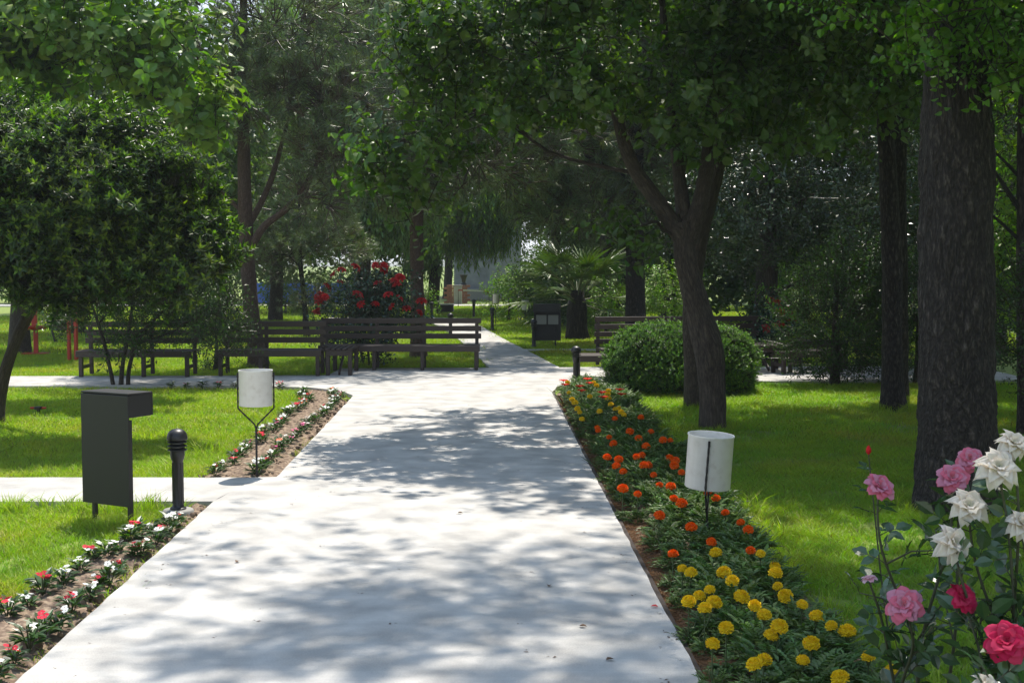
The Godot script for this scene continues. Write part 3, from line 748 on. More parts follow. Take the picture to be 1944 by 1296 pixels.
	# background belt
	var belt := [
		["willow_tree", "pale green hanging tree beyond the young pine", Vector3(-4.2, L, -36), 0, 9.0, [[Vector3(0, 5.5, 0), Vector3(2.6, 2.0, 2.2), 360], [Vector3(1.0, 8.2, 0), Vector3(2.0, 1.8, 2.0), 190], [Vector3(-1.2, 7.8, 0), Vector3(2.4, 1.8, 2.2), 220], [Vector3(0.6, 3.6, 1.0), Vector3(2.0, 1.0, 1.4), 190]], "hanging"],
		["willow_tree", "sunlit hanging tree in front of the grey building", Vector3(-2.6, L, -42), 0, 7.0, [[Vector3(0.2, 3.9, 0), Vector3(1.4, 0.8, 1.2), 60], [Vector3(2.0, 4.1, 0.4), Vector3(1.2, 0.6, 1.0), 34], [Vector3(0.6, 6.2, 0), Vector3(2.6, 1.7, 2.2), 150], [Vector3(-0.3, 2.2, 0.2), Vector3(0.55, 0.6, 0.5), 40], [Vector3(1.3, 3.05, 0.2), Vector3(1.5, 0.7, 0.8), 95]], "hanging"],
		["tall_tree", "tall dark tree behind the path's far end", Vector3(1.5, L, -47), 1, 12.0, [[Vector3(0, 6.2, 0), Vector3(3.6, 2.2, 3.0), 756], [Vector3(0.5, 9.8, 0), Vector3(3.4, 2.2, 3.0), 648], [Vector3(1.8, 4.2, 0), Vector3(2.2, 1.6, 2.0), 351]], "far_evergreen"],
		["tall_tree", "tall leafy tree left of the grey building", Vector3(-8.5, L, -46), 1, 12.0, [[Vector3(0, 4.6, 0), Vector3(3.6, 2.0, 3.0), 330], [Vector3(0.5, 8.4, 0), Vector3(3.8, 2.4, 3.0), 150], [Vector3(3.4, 5.6, 0.5), Vector3(2.2, 2.0, 2.0), 180]], "far_leaf"],
		["tall_tree", "dark broad tree over the blue screen", Vector3(-6.9, L, -37.5), 1, 8.0, [[Vector3(0, 3.2, 0), Vector3(2.4, 1.2, 1.8), 380], [Vector3(2.6, 3.0, 0.4), Vector3(1.8, 1.1, 1.5), 300]], "far_evergreen"],
		["tall_tree", "leafy tree behind the far-left bench", Vector3(-10.5, L, -31), 1, 9.0, [[Vector3(0.8, 3.2, 0), Vector3(2.2, 1.4, 1.8), 380], [Vector3(0.6, 6.0, 0), Vector3(2.8, 2.0, 2.2), 220], [Vector3(3.2, 4.4, 0), Vector3(1.8, 1.5, 1.6), 160]], "far_leaf"],
		["tall_tree", "shaded tree behind the low evergreen at left", Vector3(-9.4, L, -24.5), 1, 8.0, [[Vector3(0.3, 3.2, 0), Vector3(2.0, 1.3, 1.6), 300], [Vector3(0.4, 5.6, 0), Vector3(2.4, 1.7, 2.0), 240]], "far_leaf"],
		["tall_tree", "hazy tall tree at the far left", Vector3(-15.5, L, -42), 1, 13.0, [[Vector3(0, 5.0, 0), Vector3(4.0, 2.6, 3.0), 480], [Vector3(1, 9.4, 0), Vector3(3.8, 2.4, 3.0), 200]], "far_leaf"],
		["tall_tree", "tall dark tree behind the palm", Vector3(4.6, L, -38), 1, 12.0, [[Vector3(-0.8, 4.2, 0), Vector3(2.6, 1.6, 2.2), 567], [Vector3(0.6, 7.4, 0), Vector3(3.4, 2.2, 2.6), 702], [Vector3(1.8, 3.2, 0), Vector3(2.0, 1.3, 1.8), 378]], "far_evergreen"],
		["tall_tree", "dark tree behind the right-hand benches and their evergreen", Vector3(8.4, L, -32), 1, 11.0, [[Vector3(-0.8, 3.2, 0), Vector3(2.6, 1.8, 2.2), 567], [Vector3(-0.2, 6.6, 0), Vector3(3.2, 2.2, 2.6), 675]], "far_evergreen"],
		["tall_tree", "dark tree at the far right beyond all pines", Vector3(11.5, L, -26), 1, 10.0, [[Vector3(-0.4, 3.0, 0), Vector3(2.6, 2.0, 2.2), 460], [Vector3(-0.4, 6.4, 0), Vector3(3.0, 2.0, 2.6), 460]], "far_evergreen"],
		["tall_tree", "tall leafy tree behind the grey building", Vector3(-3.0, L, -60), 1, 15.0, [[Vector3(-1.0, 7.0, 0), Vector3(4.6, 2.6, 3.0), 360], [Vector3(0.5, 11.5, 0), Vector3(4.2, 2.4, 3.0), 140]], "far_leaf"],
		["tall_tree", "tall leafy tree at the back between palm and lime", Vector3(8.0, L, -56), 1, 15.0, [[Vector3(-1.0, 5.0, 0), Vector3(4.6, 3.0, 3.0), 520], [Vector3(0.5, 10.5, 0), Vector3(4.8, 3.0, 3.0), 460]], "far_leaf"],
		["tall_tree", "dark leafy tree at the back right of the palm", Vector3(4.2, L, -50), 1, 10.0, [[Vector3(0, 2.6, 0), Vector3(2.6, 1.8, 2.0), 513], [Vector3(0.5, 5.4, 0), Vector3(3.2, 2.0, 2.4), 567]], "far_evergreen"],
		["tall_tree", "dark leafy tree behind the slender pines", Vector3(13.5, L, -38), 1, 10.0, [[Vector3(-0.5, 2.8, 0), Vector3(3.2, 2.2, 2.4), 460], [Vector3(0.5, 6.4, 0), Vector3(3.6, 2.2, 2.8), 460]], "far_evergreen"],
		["tall_tree", "leafy tree low behind the lime trunks", Vector3(6.8, L, -36), 1, 7.0, [[Vector3(-0.5, 2.2, 0), Vector3(2.0, 1.5, 1.6), 445], [Vector3(0.5, 4.4, 0), Vector3(2.4, 1.5, 1.8), 445]], "far_leaf"],
		["added_shade_tree", "added unseen tree that blocks sky light right of the elm", Vector3(9.2, L, -6.0), 1, 9.0, [[Vector3(0, 4.2, 0), Vector3(2.4, 2.0, 2.6), 420], [Vector3(0, 7.2, 0), Vector3(2.4, 1.6, 2.6), 330]], "far_leaf"],  # three unseen trees added on the right to keep sky light off the lawn
		["added_shade_tree", "added unseen tree that blocks sky light behind the rose bushes", Vector3(7.6, L, 0.5), 1, 9.0, [[Vector3(0, 4.4, 0), Vector3(2.4, 1.9, 2.4), 380], [Vector3(0, 7.0, 0), Vector3(2.4, 1.6, 2.4), 300]], "far_leaf"],
		["added_shade_tree", "added unseen tree that blocks sky light right of the thin pine stem", Vector3(9.6, L, -12.6), 1, 9.0, [[Vector3(0, 4.2, 0), Vector3(2.4, 2.0, 2.4), 400], [Vector3(0, 7.2, 0), Vector3(2.4, 1.6, 2.4), 330]], "far_leaf"],
		["tall_tree", "high-crowned tree beyond the palm", Vector3(2.6, L, -37.0), 1, 11.0, [[Vector3(0, 8.6, 0), Vector3(2.8, 1.3, 2.6), 480], [Vector3(1.6, 7.2, 0.8), Vector3(1.8, 0.9, 1.6), 240]], "far_leaf"],
		["tall_tree", "high-crowned tree over the right-hand benches", Vector3(5.6, L, -29.0), 1, 11.0, [[Vector3(0, 8.2, 0), Vector3(2.8, 1.4, 2.8), 520], [Vector3(-1.0, 6.6, 1.0), Vector3(2.0, 0.9, 1.6), 260]], "far_leaf"],
		["tall_tree", "high-crowned tree far behind the slender pines", Vector3(9.0, L, -24.0), 1, 11.0, [[Vector3(0, 7.6, 0), Vector3(2.8, 1.4, 2.8), 520], [Vector3(-1.4, 6.0, 1.0), Vector3(2.0, 1.0, 1.6), 280]], "far_leaf"],
		["tall_tree", "low-branched tree close behind the grey building", Vector3(-1.2, L, -64), 1, 9.0, [[Vector3(0, 3.6, 0), Vector3(4.2, 2.4, 2.4), 520], [Vector3(0.5, 6.6, 0), Vector3(4.0, 2.2, 2.4), 420]], "far_leaf"],
		["tall_tree", "pale tree at the back left of the young pine", Vector3(-13.0, L, -58), 1, 15.0, [[Vector3(1.0, 5.0, 0), Vector3(5.0, 3.0, 3.0), 520], [Vector3(2.5, 10.5, 0), Vector3(4.4, 2.6, 3.0), 160]], "far_leaf"]]
	var sd := 60
	for q in belt:
		sd += 1
		var h: float = q[4]
		tree(q[0], q[1], q[2], [[[Vector3(0, -0.1, 0), Vector3(0.1, h * 0.3, 0), Vector3(0, h * 0.85, 0)], [0.2, 0.16, 0.04]]], M.grey_bark, q[5], T[q[6]],
			{"seed": sd, "hang": q[3] == 0, "smin": 1.3, "smax": 2.2, "freq": 0.5, "sides": 12, "limb_r": 0.06, "group": "trees at the back of the park", "thr": -0.1, "floor": 0.5})
	# shrubs of the middle distance
	var low := [
		["shrub", "sunlit pale green shrub at the right of the far path", Vector3(-0.1, L, -37.5), Vector3(0.7, 0.75, 0.6), 210, "bright"],
		["shrub", "dark shrub mass behind the white box by the far path", Vector3(0.95, L, -36), Vector3(0.85, 0.95, 0.7), 330, "far_evergreen"],
		["shrub", "dark shrub between the palm and the far path", Vector3(1.9, L, -34), Vector3(0.9, 0.9, 0.7), 330, "far_evergreen"],
		["shrub", "sunlit small-leaved shrub left of the thick pine", Vector3(2.2, L, -30.2), Vector3(0.6, 0.7, 0.5), 190, "bright"],
		["shrub", "sunlit small-leaved shrub right of the thick pine", Vector3(3.7, L, -30), Vector3(0.75, 0.85, 0.6), 240, "bright"],
		["shrub", "sunlit shrub above the red flowers behind the right bench", Vector3(6.2, L, -27.5), Vector3(0.8, 1.0, 0.6), 240, "bright"],
		["shrub", "dark low shrub left of the far-left bench", Vector3(-9.6, L, -20.6), Vector3(0.9, 0.75, 0.7), 300, "fine_bush"],
		["shrub", "leafy shrub filling the gap between the two left benches", Vector3(-4.75, L, -20.6), Vector3(0.42, 0.75, 0.4), 260, "fine_bush"],
		["shrub", "dark shrub at the right end of the blue screen", Vector3(-4.3, L, -41), Vector3(0.8, 0.75, 0.6), 180, "far_evergreen"],
		["shrub", "dark shrub by the pale strip at far left", Vector3(-9.2, L, -36), Vector3(1.3, 1.0, 0.8), 330, "far_evergreen"],
		["shrub", "tall dark shrub between the two slender pines", Vector3(5.75, L, -18.3), Vector3(0.9, 1.0, 0.7), 480, "fine_bush"],
		["shrub", "tall dark shrub right behind the massive pine", Vector3(7.3, L, -17.2), Vector3(1.0, 1.0, 0.8), 480, "fine_bush"],
		["shrub", "broad glossy shrub at the far right behind the thin pine stem", Vector3(6.9, L, -14.2), Vector3(0.9, 0.9, 0.8), 480, "glossy"],
		["shrub", "small leafy shrub before the middle of the blue screen", Vector3(-7.5, L, -42.6), Vector3(0.55, 0.5, 0.4), 90, "far_leaf"],
		["shrub", "small leafy shrub before the right part of the blue screen", Vector3(-5.9, L, -42.8), Vector3(0.45, 0.45, 0.4), 70, "far_leaf"],
		["shrub", "tangled shrub by the white pipe", Vector3(-2.75, L, -37.6), Vector3(0.5, 0.6, 0.4), 110, "bright"]]
	for q in low:
		sd += 1
		var e: Vector3 = q[3]
		tree(q[0], q[1], q[2], [[[Vector3(0, -0.05, 0), Vector3(0.02, e.y * 0.5, 0), Vector3(0, e.y, 0)], [0.04, 0.03, 0.01]]], M.grey_bark, [[Vector3(0, e.y * 0.9, 0), e, q[4]]], T[q[5]],
			{"seed": sd, "category": "shrub", "sides": 8, "limb_r": 0.015, "thr": -0.35, "floor": 0.03, "smin": 0.6, "smax": 1.1})
	for q in [["clipped green hedge closing the park at far left", -24.0, "far_evergreen"], ["leafy hedge closing the park behind the blue screen", -13.0, "far_leaf"], ["green hedge closing the park right of the grey building", 10.5, "far_evergreen"], ["leafy hedge closing the park at far right", 21.5, "far_evergreen"]]:
		sd += 1
		var bl := []
		for k in 5: bl.append([Vector3(-4.4 + k * 2.2, 1.9, 0), Vector3(1.6, 1.9, 1.0), 190])
		tree("hedge", q[0], Vector3(q[1], L, -53.5 if q[1] < 0 else -46.0), [[[Vector3(0, -0.05, 0), Vector3(0.02, 1.0, 0), Vector3(0, 2.0, 0)], [0.08, 0.06, 0.02]]], M.grey_bark, bl, T[q[2]], {"seed": sd, "category": "hedge", "sides": 8, "limb_r": 0.03, "thr": -0.6, "floor": 0.03, "smin": 1.2, "smax": 1.8})
	rose_shrub("shrub rose covered in deep red blooms behind the long bench", Vector3(-2.36, L, -21.3), Vector3(0.85, 0.78, 0.55), T.rose, 26, 91)
	rose_shrub("small red-flowered shrub behind the right-hand bench", Vector3(4.35, L, -21.75), Vector3(0.45, 0.5, 0.4), T.rose, 9, 92)
	palm()

func rose_shrub(label: String, at: Vector3, e: Vector3, twig: ArrayMesh, blooms: int, sd: int) -> void:
	var stems := []
	var r := rnd(sd)
	for k in 5:
		var a := r.randf() * TAU
		stems.append([[Vector3(cos(a) * 0.12, -0.05, sin(a) * 0.1), Vector3(cos(a) * e.x * 0.3, e.y * 0.6, sin(a) * e.z * 0.3), Vector3(cos(a) * e.x * 0.6, e.y * 1.3, sin(a) * e.z * 0.6)], [0.016, 0.013, 0.006]])
	var t := tree("rose_shrub", label, at, stems, M.rosestem, [[Vector3(0, e.y * 1.05, 0), e, int(520 * e.x)], [Vector3(e.x * 0.25, e.y * 1.45, 0), e * 0.6, int(190 * e.x)]], twig, {"seed": sd, "category": "shrub", "sides": 6, "thr": -0.25, "floor": 0.15, "limb_r": 0.01, "flare": 0.0})
	var bm := rose_head_small()
	for k in blooms:
		var p := Vector3.ZERO
		while true:
			var d := Vector3(r.randfn(), absf(r.randfn()) * 0.9, absf(r.randfn())).normalized()
			p = Vector3(0, e.y * 1.15, 0) + d * e * r.randf_range(0.95, 1.1)
			if p.y > e.y * 1.1: break
		var s := r.randf_range(0.9, 1.5)
		part("bloom", bm, M.red_petal, t, Transform3D(Basis.from_euler(Vector3(r.randf_range(0.2, 1.2), r.randf() * TAU, 0)).scaled(Vector3(s, s, s)), p))

func rose_head_small() -> ArrayMesh:
	var b := MB.new()
	var r := rnd(5)
	for ring in 4:
		var k := 5 + ring
		for i in k:
			var a := TAU * i / k + ring * 0.5
			var lift := 1.4 - ring * 0.42
			b.leaf(Vector3(0, 0.0, 0), Vector3(cos(a), lift, sin(a)), Vector3.UP, 0.045 + 0.012 * ring, 0.045, 2, 0.35, 0.3 + 0.1 * ring)
	return b.mesh()

func palm() -> void:
	var t := thing("fan_palm", "squat fan palm with spiky green fronds beside the far notice board", "palm", Vector3(1.46, LAWN, -28.7))
	var r := rnd(77)
	part("trunk", trunk_mesh([Vector3(0, -0.1, 0), Vector3(0, 0.3, 0), Vector3(0, 0.75, 0), Vector3(0, 1.1, 0)], [0.25, 0.24, 0.2, 0.12], 24, 0.25, 77, 0.2), M.pine_bark, t)
	for k in 26:
		var a := k * 2.4 + r.randf() * 0.4
		var lift := lerpf(-0.35, 1.5, pow(k / 25.0, 0.8))
		var dir := Vector3(cos(a), lift, sin(a)).normalized()
		var L := r.randf_range(0.7, 1.1)
		var b := MB.new()
		b.col = Color(0.09, 0.11, 0.035)
		var foot := Vector3(cos(a) * 0.08, 0.8 + 0.35 * k / 25.0, sin(a) * 0.08)
		var hub := foot + dir * L + Vector3(0, -0.12 * L, 0)
		b.tube([foot, foot + dir * L * 0.5, hub], [0.016, 0.012, 0.009], 5, false)
		var side := dir.cross(Vector3.UP).normalized()
		var nrm := side.cross(dir)
		for j in 22:
			var f := lerpf(-1.9, 1.9, j / 21.0)
			var d := (dir * cos(f) + side * sin(f)).normalized()
			b.col = shade_of(Color(0.09, 0.145, 0.042), r, 0.25)
			b.leaf(hub, d, nrm, r.randf_range(0.6, 0.85) * (0.75 + 0.25 * cos(f)), 0.045, 9, 0.35, r.randf_range(0.2, 0.6))
		part("frond", b.mesh(), M.frond, t)

# ---------------------------------------------------------------- ground, walks, beds, grass
func V(a: Array) -> PackedVector2Array:
	var p := PackedVector2Array()
	for q in a: p.append(Vector2(q[0], -q[1]))
	return p

func right_edge(z: float) -> float:      # right edge of the walk, z = metres ahead of the camera
	return lerpf(0.77, 0.52, clampf((z - 5.11) / 11.5, -1.0, 1.0))

func build_ground() -> void:
	var g := MB.new()
	g.quad(Vector3(-300, LAWN - 0.012, 60), Vector3(-300, LAWN - 0.012, -400), Vector3(300, LAWN - 0.012, -400), Vector3(300, LAWN - 0.012, 60))
	struct("lawn", g.mesh(), M.turf)
	var walks := [
		["main_path", [[-1.98, -4], [-2.01, 5.11], [-2.12, 9.08], [-2.0, 10.09], [-1.86, 10.09], [-2.0, 15.95], [0.535, 15.95], [0.62, 11.84], [0.77, 5.11], [0.9, -4]]],
		["side_path", [[-2.125, 9.08], [-2.01, 10.09], [-14, 10.12], [-14, 9.0]]],
		["plaza", [[-2.0, 15.958], [-2.02, 16.3], [-2.25, 16.9], [-2.75, 17.35], [-3.6, 17.6], [-4.3, 17.62], [-4.3, 19.16], [-2.75, 19.2], [-2.72, 20.45], [0.78, 20.62], [1.6, 20.75], [7.5, 20.9], [7.5, 18.35], [1.62, 18.2], [1.0, 18.05], [0.62, 17.5], [0.52, 16.7], [0.535, 15.958]]],
		["left_path", [[-4.31, 17.62], [-14, 17.4], [-14, 18.9], [-4.31, 19.16]]],
		["far_path", [[-0.36, 20.57], [0.77, 20.628], [0.3, 24.5], [-0.15, 28], [-0.72, 33], [-1.35, 38.5], [-3.2, 39], [-5.5, 39], [-5.5, 37.6], [-2.6, 37.5], [-1.75, 33], [-1.15, 28], [-0.7, 24]]],
		["cross_path", [[0.2, 25.2], [0.26, 24.8], [6.5, 25.0], [6.5, 25.35]]]]
	for w in walks:
		var p := V(w[1])
		struct(w[0], slab(p, {"main_path": 0.0, "plaza": -0.003, "side_path": -0.004, "left_path": -0.006, "far_path": -0.006, "cross_path": -0.02}[w[0]], 0.09), M.concrete)
		paved.append(p)
	var far := V([[-30, 49.5], [-30, 51.2], [3, 51.2], [3, 49.5]])
	struct("pale_strip", slab(far, -0.02, 0.05), M.concrete)
	paved.append(far)
	# beds of open soil
	bed("flower_bed", [[right_edge(4.0) + 0.035, 4.0, 1.6], [right_edge(5.1) + 0.03, 5.1, 1.56], [right_edge(8.2) + 0.03, 8.2, 1.53], [right_edge(13.6) + 0.03, 13.6, 1.44], [right_edge(16.6) + 0.03, 16.6, 1.46], [0.66, 17.45, 1.5], [1.02, 18.0, 1.56]], 0.03, 41)
	bed("flower_bed", [[-2.85, 4.6, -2.03], [-2.72, 5.6, -2.05], [-2.6, 6.5, -2.08], [-2.42, 8.3, -2.12], [-2.28, 9.03, -2.14]], 0.04, 42)
	bed("flower_bed", [[-2.52, 10.14, -1.88], [-2.58, 12.5, -1.94], [-2.68, 15.9, -2.02], [-2.8, 16.9, -2.28], [-2.85, 17.3, -2.75]], 0.04, 43)
	bed("flower_bed", [[-4.3, 17.35, -2.86], [-4.3, 17.55, -3.4]], 0.02, 44)
	# thin edging board between the walk and the marigolds
	var e := MB.new()
	var rows := [[], [], [], []]
	for k in 25:
		var z := lerpf(4.0, 16.6, k / 24.0)
		var x := right_edge(z)
		rows[0].append(Vector3(x + 0.004, -0.08, -z)); rows[1].append(Vector3(x + 0.004, -0.012, -z)); rows[2].append(Vector3(x + 0.028, -0.012, -z)); rows[3].append(Vector3(x + 0.028, -0.08, -z))
	for k in 3: e.grid([rows[k], rows[k + 1]], Vector2(1, 1), true)
	struct("edging_strip", e.mesh(), M.timber)

func bed(called: String, st: Array, rise: float, sd: int) -> void:
	var nz := FastNoiseLite.new()
	nz.seed = sd
	nz.frequency = 1.0
	nz.fractal_octaves = 4
	var b := MB.new()
	var z0: float = st[0][1]; var z1: float = st[-1][1]
	var R := maxi(4, int((z1 - z0) / 0.045))
	var rows := []
	var poly_a := []; var poly_b := []
	for i in R + 1:
		var z := lerpf(z0, z1, float(i) / R)
		var k := 0
		while k < st.size() - 2 and z > st[k + 1][1]: k += 1
		var f := clampf((z - st[k][1]) / (st[k + 1][1] - st[k][1]), 0, 1)
		var xa := lerpf(st[k][0], st[k + 1][0], f); var xb := lerpf(st[k][2], st[k + 1][2], f)
		poly_a.append([xa, z]); poly_b.push_front([xb, z])
		var row := []
		for j in 21:
			var t := j / 20.0
			var x := lerpf(xa, xb, t)
			var y := LAWN - 0.012 + 0.004 + (rise * sqrt(maxf(0, sin(t * PI))) + 0.022 * nz.get_noise_2d(x * 9, z * 9) + 0.012 * nz.get_noise_2d(x * 30, z * 30)) * minf(1.0, minf(t, 1 - t) * 12)
			row.append(Vector3(x, maxf(y, LAWN - 0.008), -z))
		rows.append(row)
	b.grid(rows, Vector2(1, 1), false)
	struct(called, b.mesh(), M.soil)
	paved.append(V(poly_a + poly_b))

func open_ground(x: float, z: float, pad := 0.0) -> bool:
	for p in paved:
		if Geometry2D.is_point_in_polygon(Vector2(x, z), p): return false
	return true

func grass_patch(sd: int, blades: int, radius: float, h: float, w: float, c: Color) -> ArrayMesh:
	var r := rnd(sd)
	var b := MB.new()
	for i in blades:
		var a := r.randf() * TAU
		var p := Vector3(cos(a), 0, sin(a)) * radius * sqrt(r.randf())
		var lean := Vector3(r.randf_range(-1, 1), 0, r.randf_range(-1, 1)) * 1.1
		var hh := h * r.randf_range(0.4, 1.0)
		var side := Vector3(r.randf_range(-1, 1), 0, r.randf_range(-1, 1)).normalized() * w * r.randf_range(0.7, 1.2)
		b.col = shade_of(c, r, 0.22)
		if r.randf() < 0.05: b.col = Color(0.16, 0.13, 0.06)
		var mid := p + Vector3(0, hh * 0.6, 0) + lean * hh * 0.3
		b.quad(p - side * 0.5, mid - side * 0.4, mid + side * 0.4, p + side * 0.5)
		b.tri(mid - side * 0.4, p + Vector3(0, hh, 0) + lean * hh, mid + side * 0.4)
	return b.mesh(M.grass)

func build_grass() -> void:
	var r := rnd(300)
	var nz := FastNoiseLite.new()
	nz.seed = 9
	nz.frequency = 0.5
	nz.fractal_octaves = 3
	var zones := [  # x0, x1, z0, z1, patches, patch
		[[-4.6, -1.9, 4.4, 12.5, 6200], grass_patch(1, 46, 0.085, 0.06, 0.0045, Color(0.36, 0.46, 0.06))],
		[[0.9, 4.6, 3.4, 12.5, 7800], grass_patch(2, 46, 0.085, 0.062, 0.0045, Color(0.31, 0.43, 0.06))],
		[[-12.0, -2.0, 12.5, 24.0, 9500], grass_patch(3, 56, 0.16, 0.065, 0.008, Color(0.36, 0.46, 0.06))],
		[[0.6, 7.5, 12.5, 24.0, 6000], grass_patch(4, 56, 0.16, 0.065, 0.008, Color(0.31, 0.43, 0.06))],
		[[-3.2, 2.6, 20.4, 30.0, 3000], grass_patch(7, 56, 0.18, 0.065, 0.009, Color(0.36, 0.46, 0.06))],
		[[-10.5, -4.6, 1.5, 12.5, 5200], grass_patch(8, 56, 0.16, 0.065, 0.008, Color(0.36, 0.46, 0.06))],
		[[-4.6, -1.9, 1.5, 4.4, 1500], grass_patch(9, 50, 0.1, 0.06, 0.005, Color(0.36, 0.46, 0.06))],
		[[4.6, 9.0, 2.0, 12.5, 3600], grass_patch(10, 56, 0.16, 0.065, 0.008, Color(0.31, 0.43, 0.06))],
		[[-16, 12, 24.0, 50, 9000], grass_patch(5, 60, 0.34, 0.08, 0.014, Color(0.36, 0.46, 0.06))]]
	for q in zones:
		var a: Array = q[0]
		var xfs := []; var cols := []
		for i in a[4]:
			var x := r.randf_range(a[0], a[1]); var z := -r.randf_range(a[2], a[3])
			if not open_ground(x, z): continue
			var n := nz.get_noise_2d(x * 2, z * 2)
			var s := r.randf_range(0.75, 1.25) * (1.0 + 0.25 * n)
			if n < -0.33 and r.randf() < 0.5: continue
			xfs.append(Transform3D(Basis(Vector3.UP, r.randf() * TAU).scaled(Vector3(s, s * r.randf_range(0.8, 1.2), s)), Vector3(x, LAWN - 0.014, z)))
			var dry := clampf(nz.get_noise_2d(x * 0.9 + 50, z * 0.9) * 2.2 - 0.35, 0.0, 0.6)
			cols.append(Color(0.95 + 0.4 * n + 0.35 * dry + r.randf_range(-0.12, 0.12), 0.97 + 0.2 * n - 0.1 * dry + r.randf_range(-0.1, 0.1), 0.9 + 0.4 * dry))
		var o := scatter("grass", q[1], xfs, cols, self)
		tag(o, "short green mown grass of the park lawns", "grass", "lawn grass")
	# weedy taller tufts along the edges
	var tuft := grass_patch(6, 26, 0.05, 0.15, 0.007, Color(0.36, 0.46, 0.06))
	var tx := []; var tc := []
	for i in 260:
		var side := r.randi() % 5
		var x := 0.0; var z := 0.0
		match side:
			0: x = r.randf_range(-3.6, -2.2); z = r.randf_range(8.75, 9.0)
			1: x = r.randf_range(-2.95, -2.5); z = r.randf_range(10.3, 16.5)
			2: x = r.randf_range(1.5, 1.75); z = r.randf_range(5, 16)
			3: x = r.randf_range(-4.4, -2.8); z = r.randf_range(19.3, 19.8)
			4: x = r.randf_range(-2.5, -0.5); z = r.randf_range(20.55, 21.0)
		if not open_ground(x, -z): continue
		var s := r.randf_range(0.5, 1.15)
		tx.append(Transform3D(Basis(Vector3.UP, r.randf() * TAU).scaled(Vector3(s, s, s)), Vector3(x, LAWN - 0.012, -z)))
		tc.append(Color(1, 1, 1))
	for q in [[3.1, 8.98, 0.3], [2.1, 13.38, 0.17], [2.22, 15.32, 0.14], [4.48, 15.1, 0.17], [-5.55, 13.83, 0.13], [-2.7, 8.5, 0.15], [-4.15, 21.1, 0.2]]:
		for k in 26:
			var a := r.randf() * TAU
			var s := r.randf_range(0.4, 0.95)
			var d: float = q[2] * r.randf_range(0.95, 1.5)
			tx.append(Transform3D(Basis(Vector3.UP, r.randf() * TAU).scaled(Vector3(s, s, s)), Vector3(q[0] + cos(a) * d, LAWN - 0.012, -q[1] + sin(a) * d)))
			tc.append(Color(0.95, 0.95, 0.9))
	tag(scatter("tall_grass", tuft, tx, tc, self), "longer unmown grass tufts along beds and benches", "grass")
	# dry needles and leaf crumbs on the soil beside the walk
	var lm := MB.new()
	var lr := rnd(31)
	for i in 26:
		var a := lr.randf() * TAU
		var p := Vector3(lr.randf_range(-0.06, 0.06), lr.randf_range(0.003, 0.016), lr.randf_range(-0.06, 0.06))
		lm.col = shade_of(Color(0.22, 0.12, 0.06), lr, 0.4)
		lm.leaf(p, Vector3(cos(a), lr.randf_range(-0.1, 0.2), sin(a)), Vector3.UP, lr.randf_range(0.03, 0.08), 0.004, 0, 0.1, 0.1)
	var mesh := lm.mesh(M.litter)
	var lx := []; var lc := []
	for i in 900:
		var z := lr.randf_range(4.6, 16.5)
		var x := right_edge(z) + 0.03 + absf(lr.randfn()) * 0.1
		lx.append(Transform3D(Basis(Vector3.UP, lr.randf() * TAU), Vector3(x, LAWN + 0.012, -z)))
		lc.append(Color(1, 1, 1))
	tag(scatter("dry_litter", mesh, lx, lc, self), "brown dry needles on the soil beside the walk", "litter")
	var pm := MB.new()
	for i in 3:
		var a := lr.randf() * TAU
		pm.col = shade_of(Color(0.1, 0.065, 0.04), lr, 0.4)
		pm.leaf(Vector3(lr.randf_range(-0.02, 0.02), 0.003, lr.randf_range(-0.02, 0.02)), Vector3(cos(a), 0.05, sin(a)), Vector3.UP, lr.randf_range(0.01, 0.03), lr.randf_range(0.004, 0.012), 0, 0.2, 0.1)
	var crumb := pm.mesh(M.litter)
	var px := []; var pc := []
	for i in 300:
		var z := lr.randf_range(4.5, 20.0)
		var x := lr.randf_range(-1.95, 0.5)
		if i % 2: x = right_edge(z) - absf(lr.randfn()) * 0.12 - 0.01 if i % 4 == 1 else -1.98 + absf(lr.randfn()) * 0.1
		if z > 15.8 and x < -1.9: continue
		if z > 9 and z < 15.9 and x < -1.82: continue
		var s := lr.randf_range(0.25, 0.85)
		px.append(Transform3D(Basis(Vector3.UP, lr.randf() * TAU).scaled(Vector3(s, s, s)), Vector3(x, 0.0, -z)))
		pc.append(Color(1, 1, 1))
	tag(scatter("path_litter", crumb, px, pc, self), "tiny dry leaf crumbs scattered over the concrete walk", "litter")
	# clods on the left beds
	var cm := MB.new()
	cm.lathe([Vector2(0, -0.01), Vector2(0.016, -0.004), Vector2(0.019, 0.004), Vector2(0.01, 0.013), Vector2(0, 0.016)], 6)
	var clod := cm.mesh(M.soil)
	var cx := []; var cc := []
	for i in 1500:
		var near := lr.randf() < 0.5
		var z := lr.randf_range(4.8, 9.0) if near else lr.randf_range(10.2, 17.2)
		var x := lr.randf_range(-2.8, -2.05) if near else lr.randf_range(-2.8, -1.95)
		if open_ground(x, -z): continue
		if Geometry2D.is_point_in_polygon(Vector2(x, -z), paved[0]) or Geometry2D.is_point_in_polygon(Vector2(x, -z), paved[2]): continue
		var s := lr.randf_range(0.3, 1.4)
		cx.append(Transform3D(Basis.from_euler(Vector3(lr.randf() * 3, lr.randf() * 6, lr.randf() * 3)).scaled(Vector3(s, s, s)), Vector3(x, LAWN + 0.022, -z)))
		cc.append(Color(1, 1, 1))
	tag(scatter("soil_clods", clod, cx, cc, self), "loose crumbs of dry earth on the left flower beds", "soil")

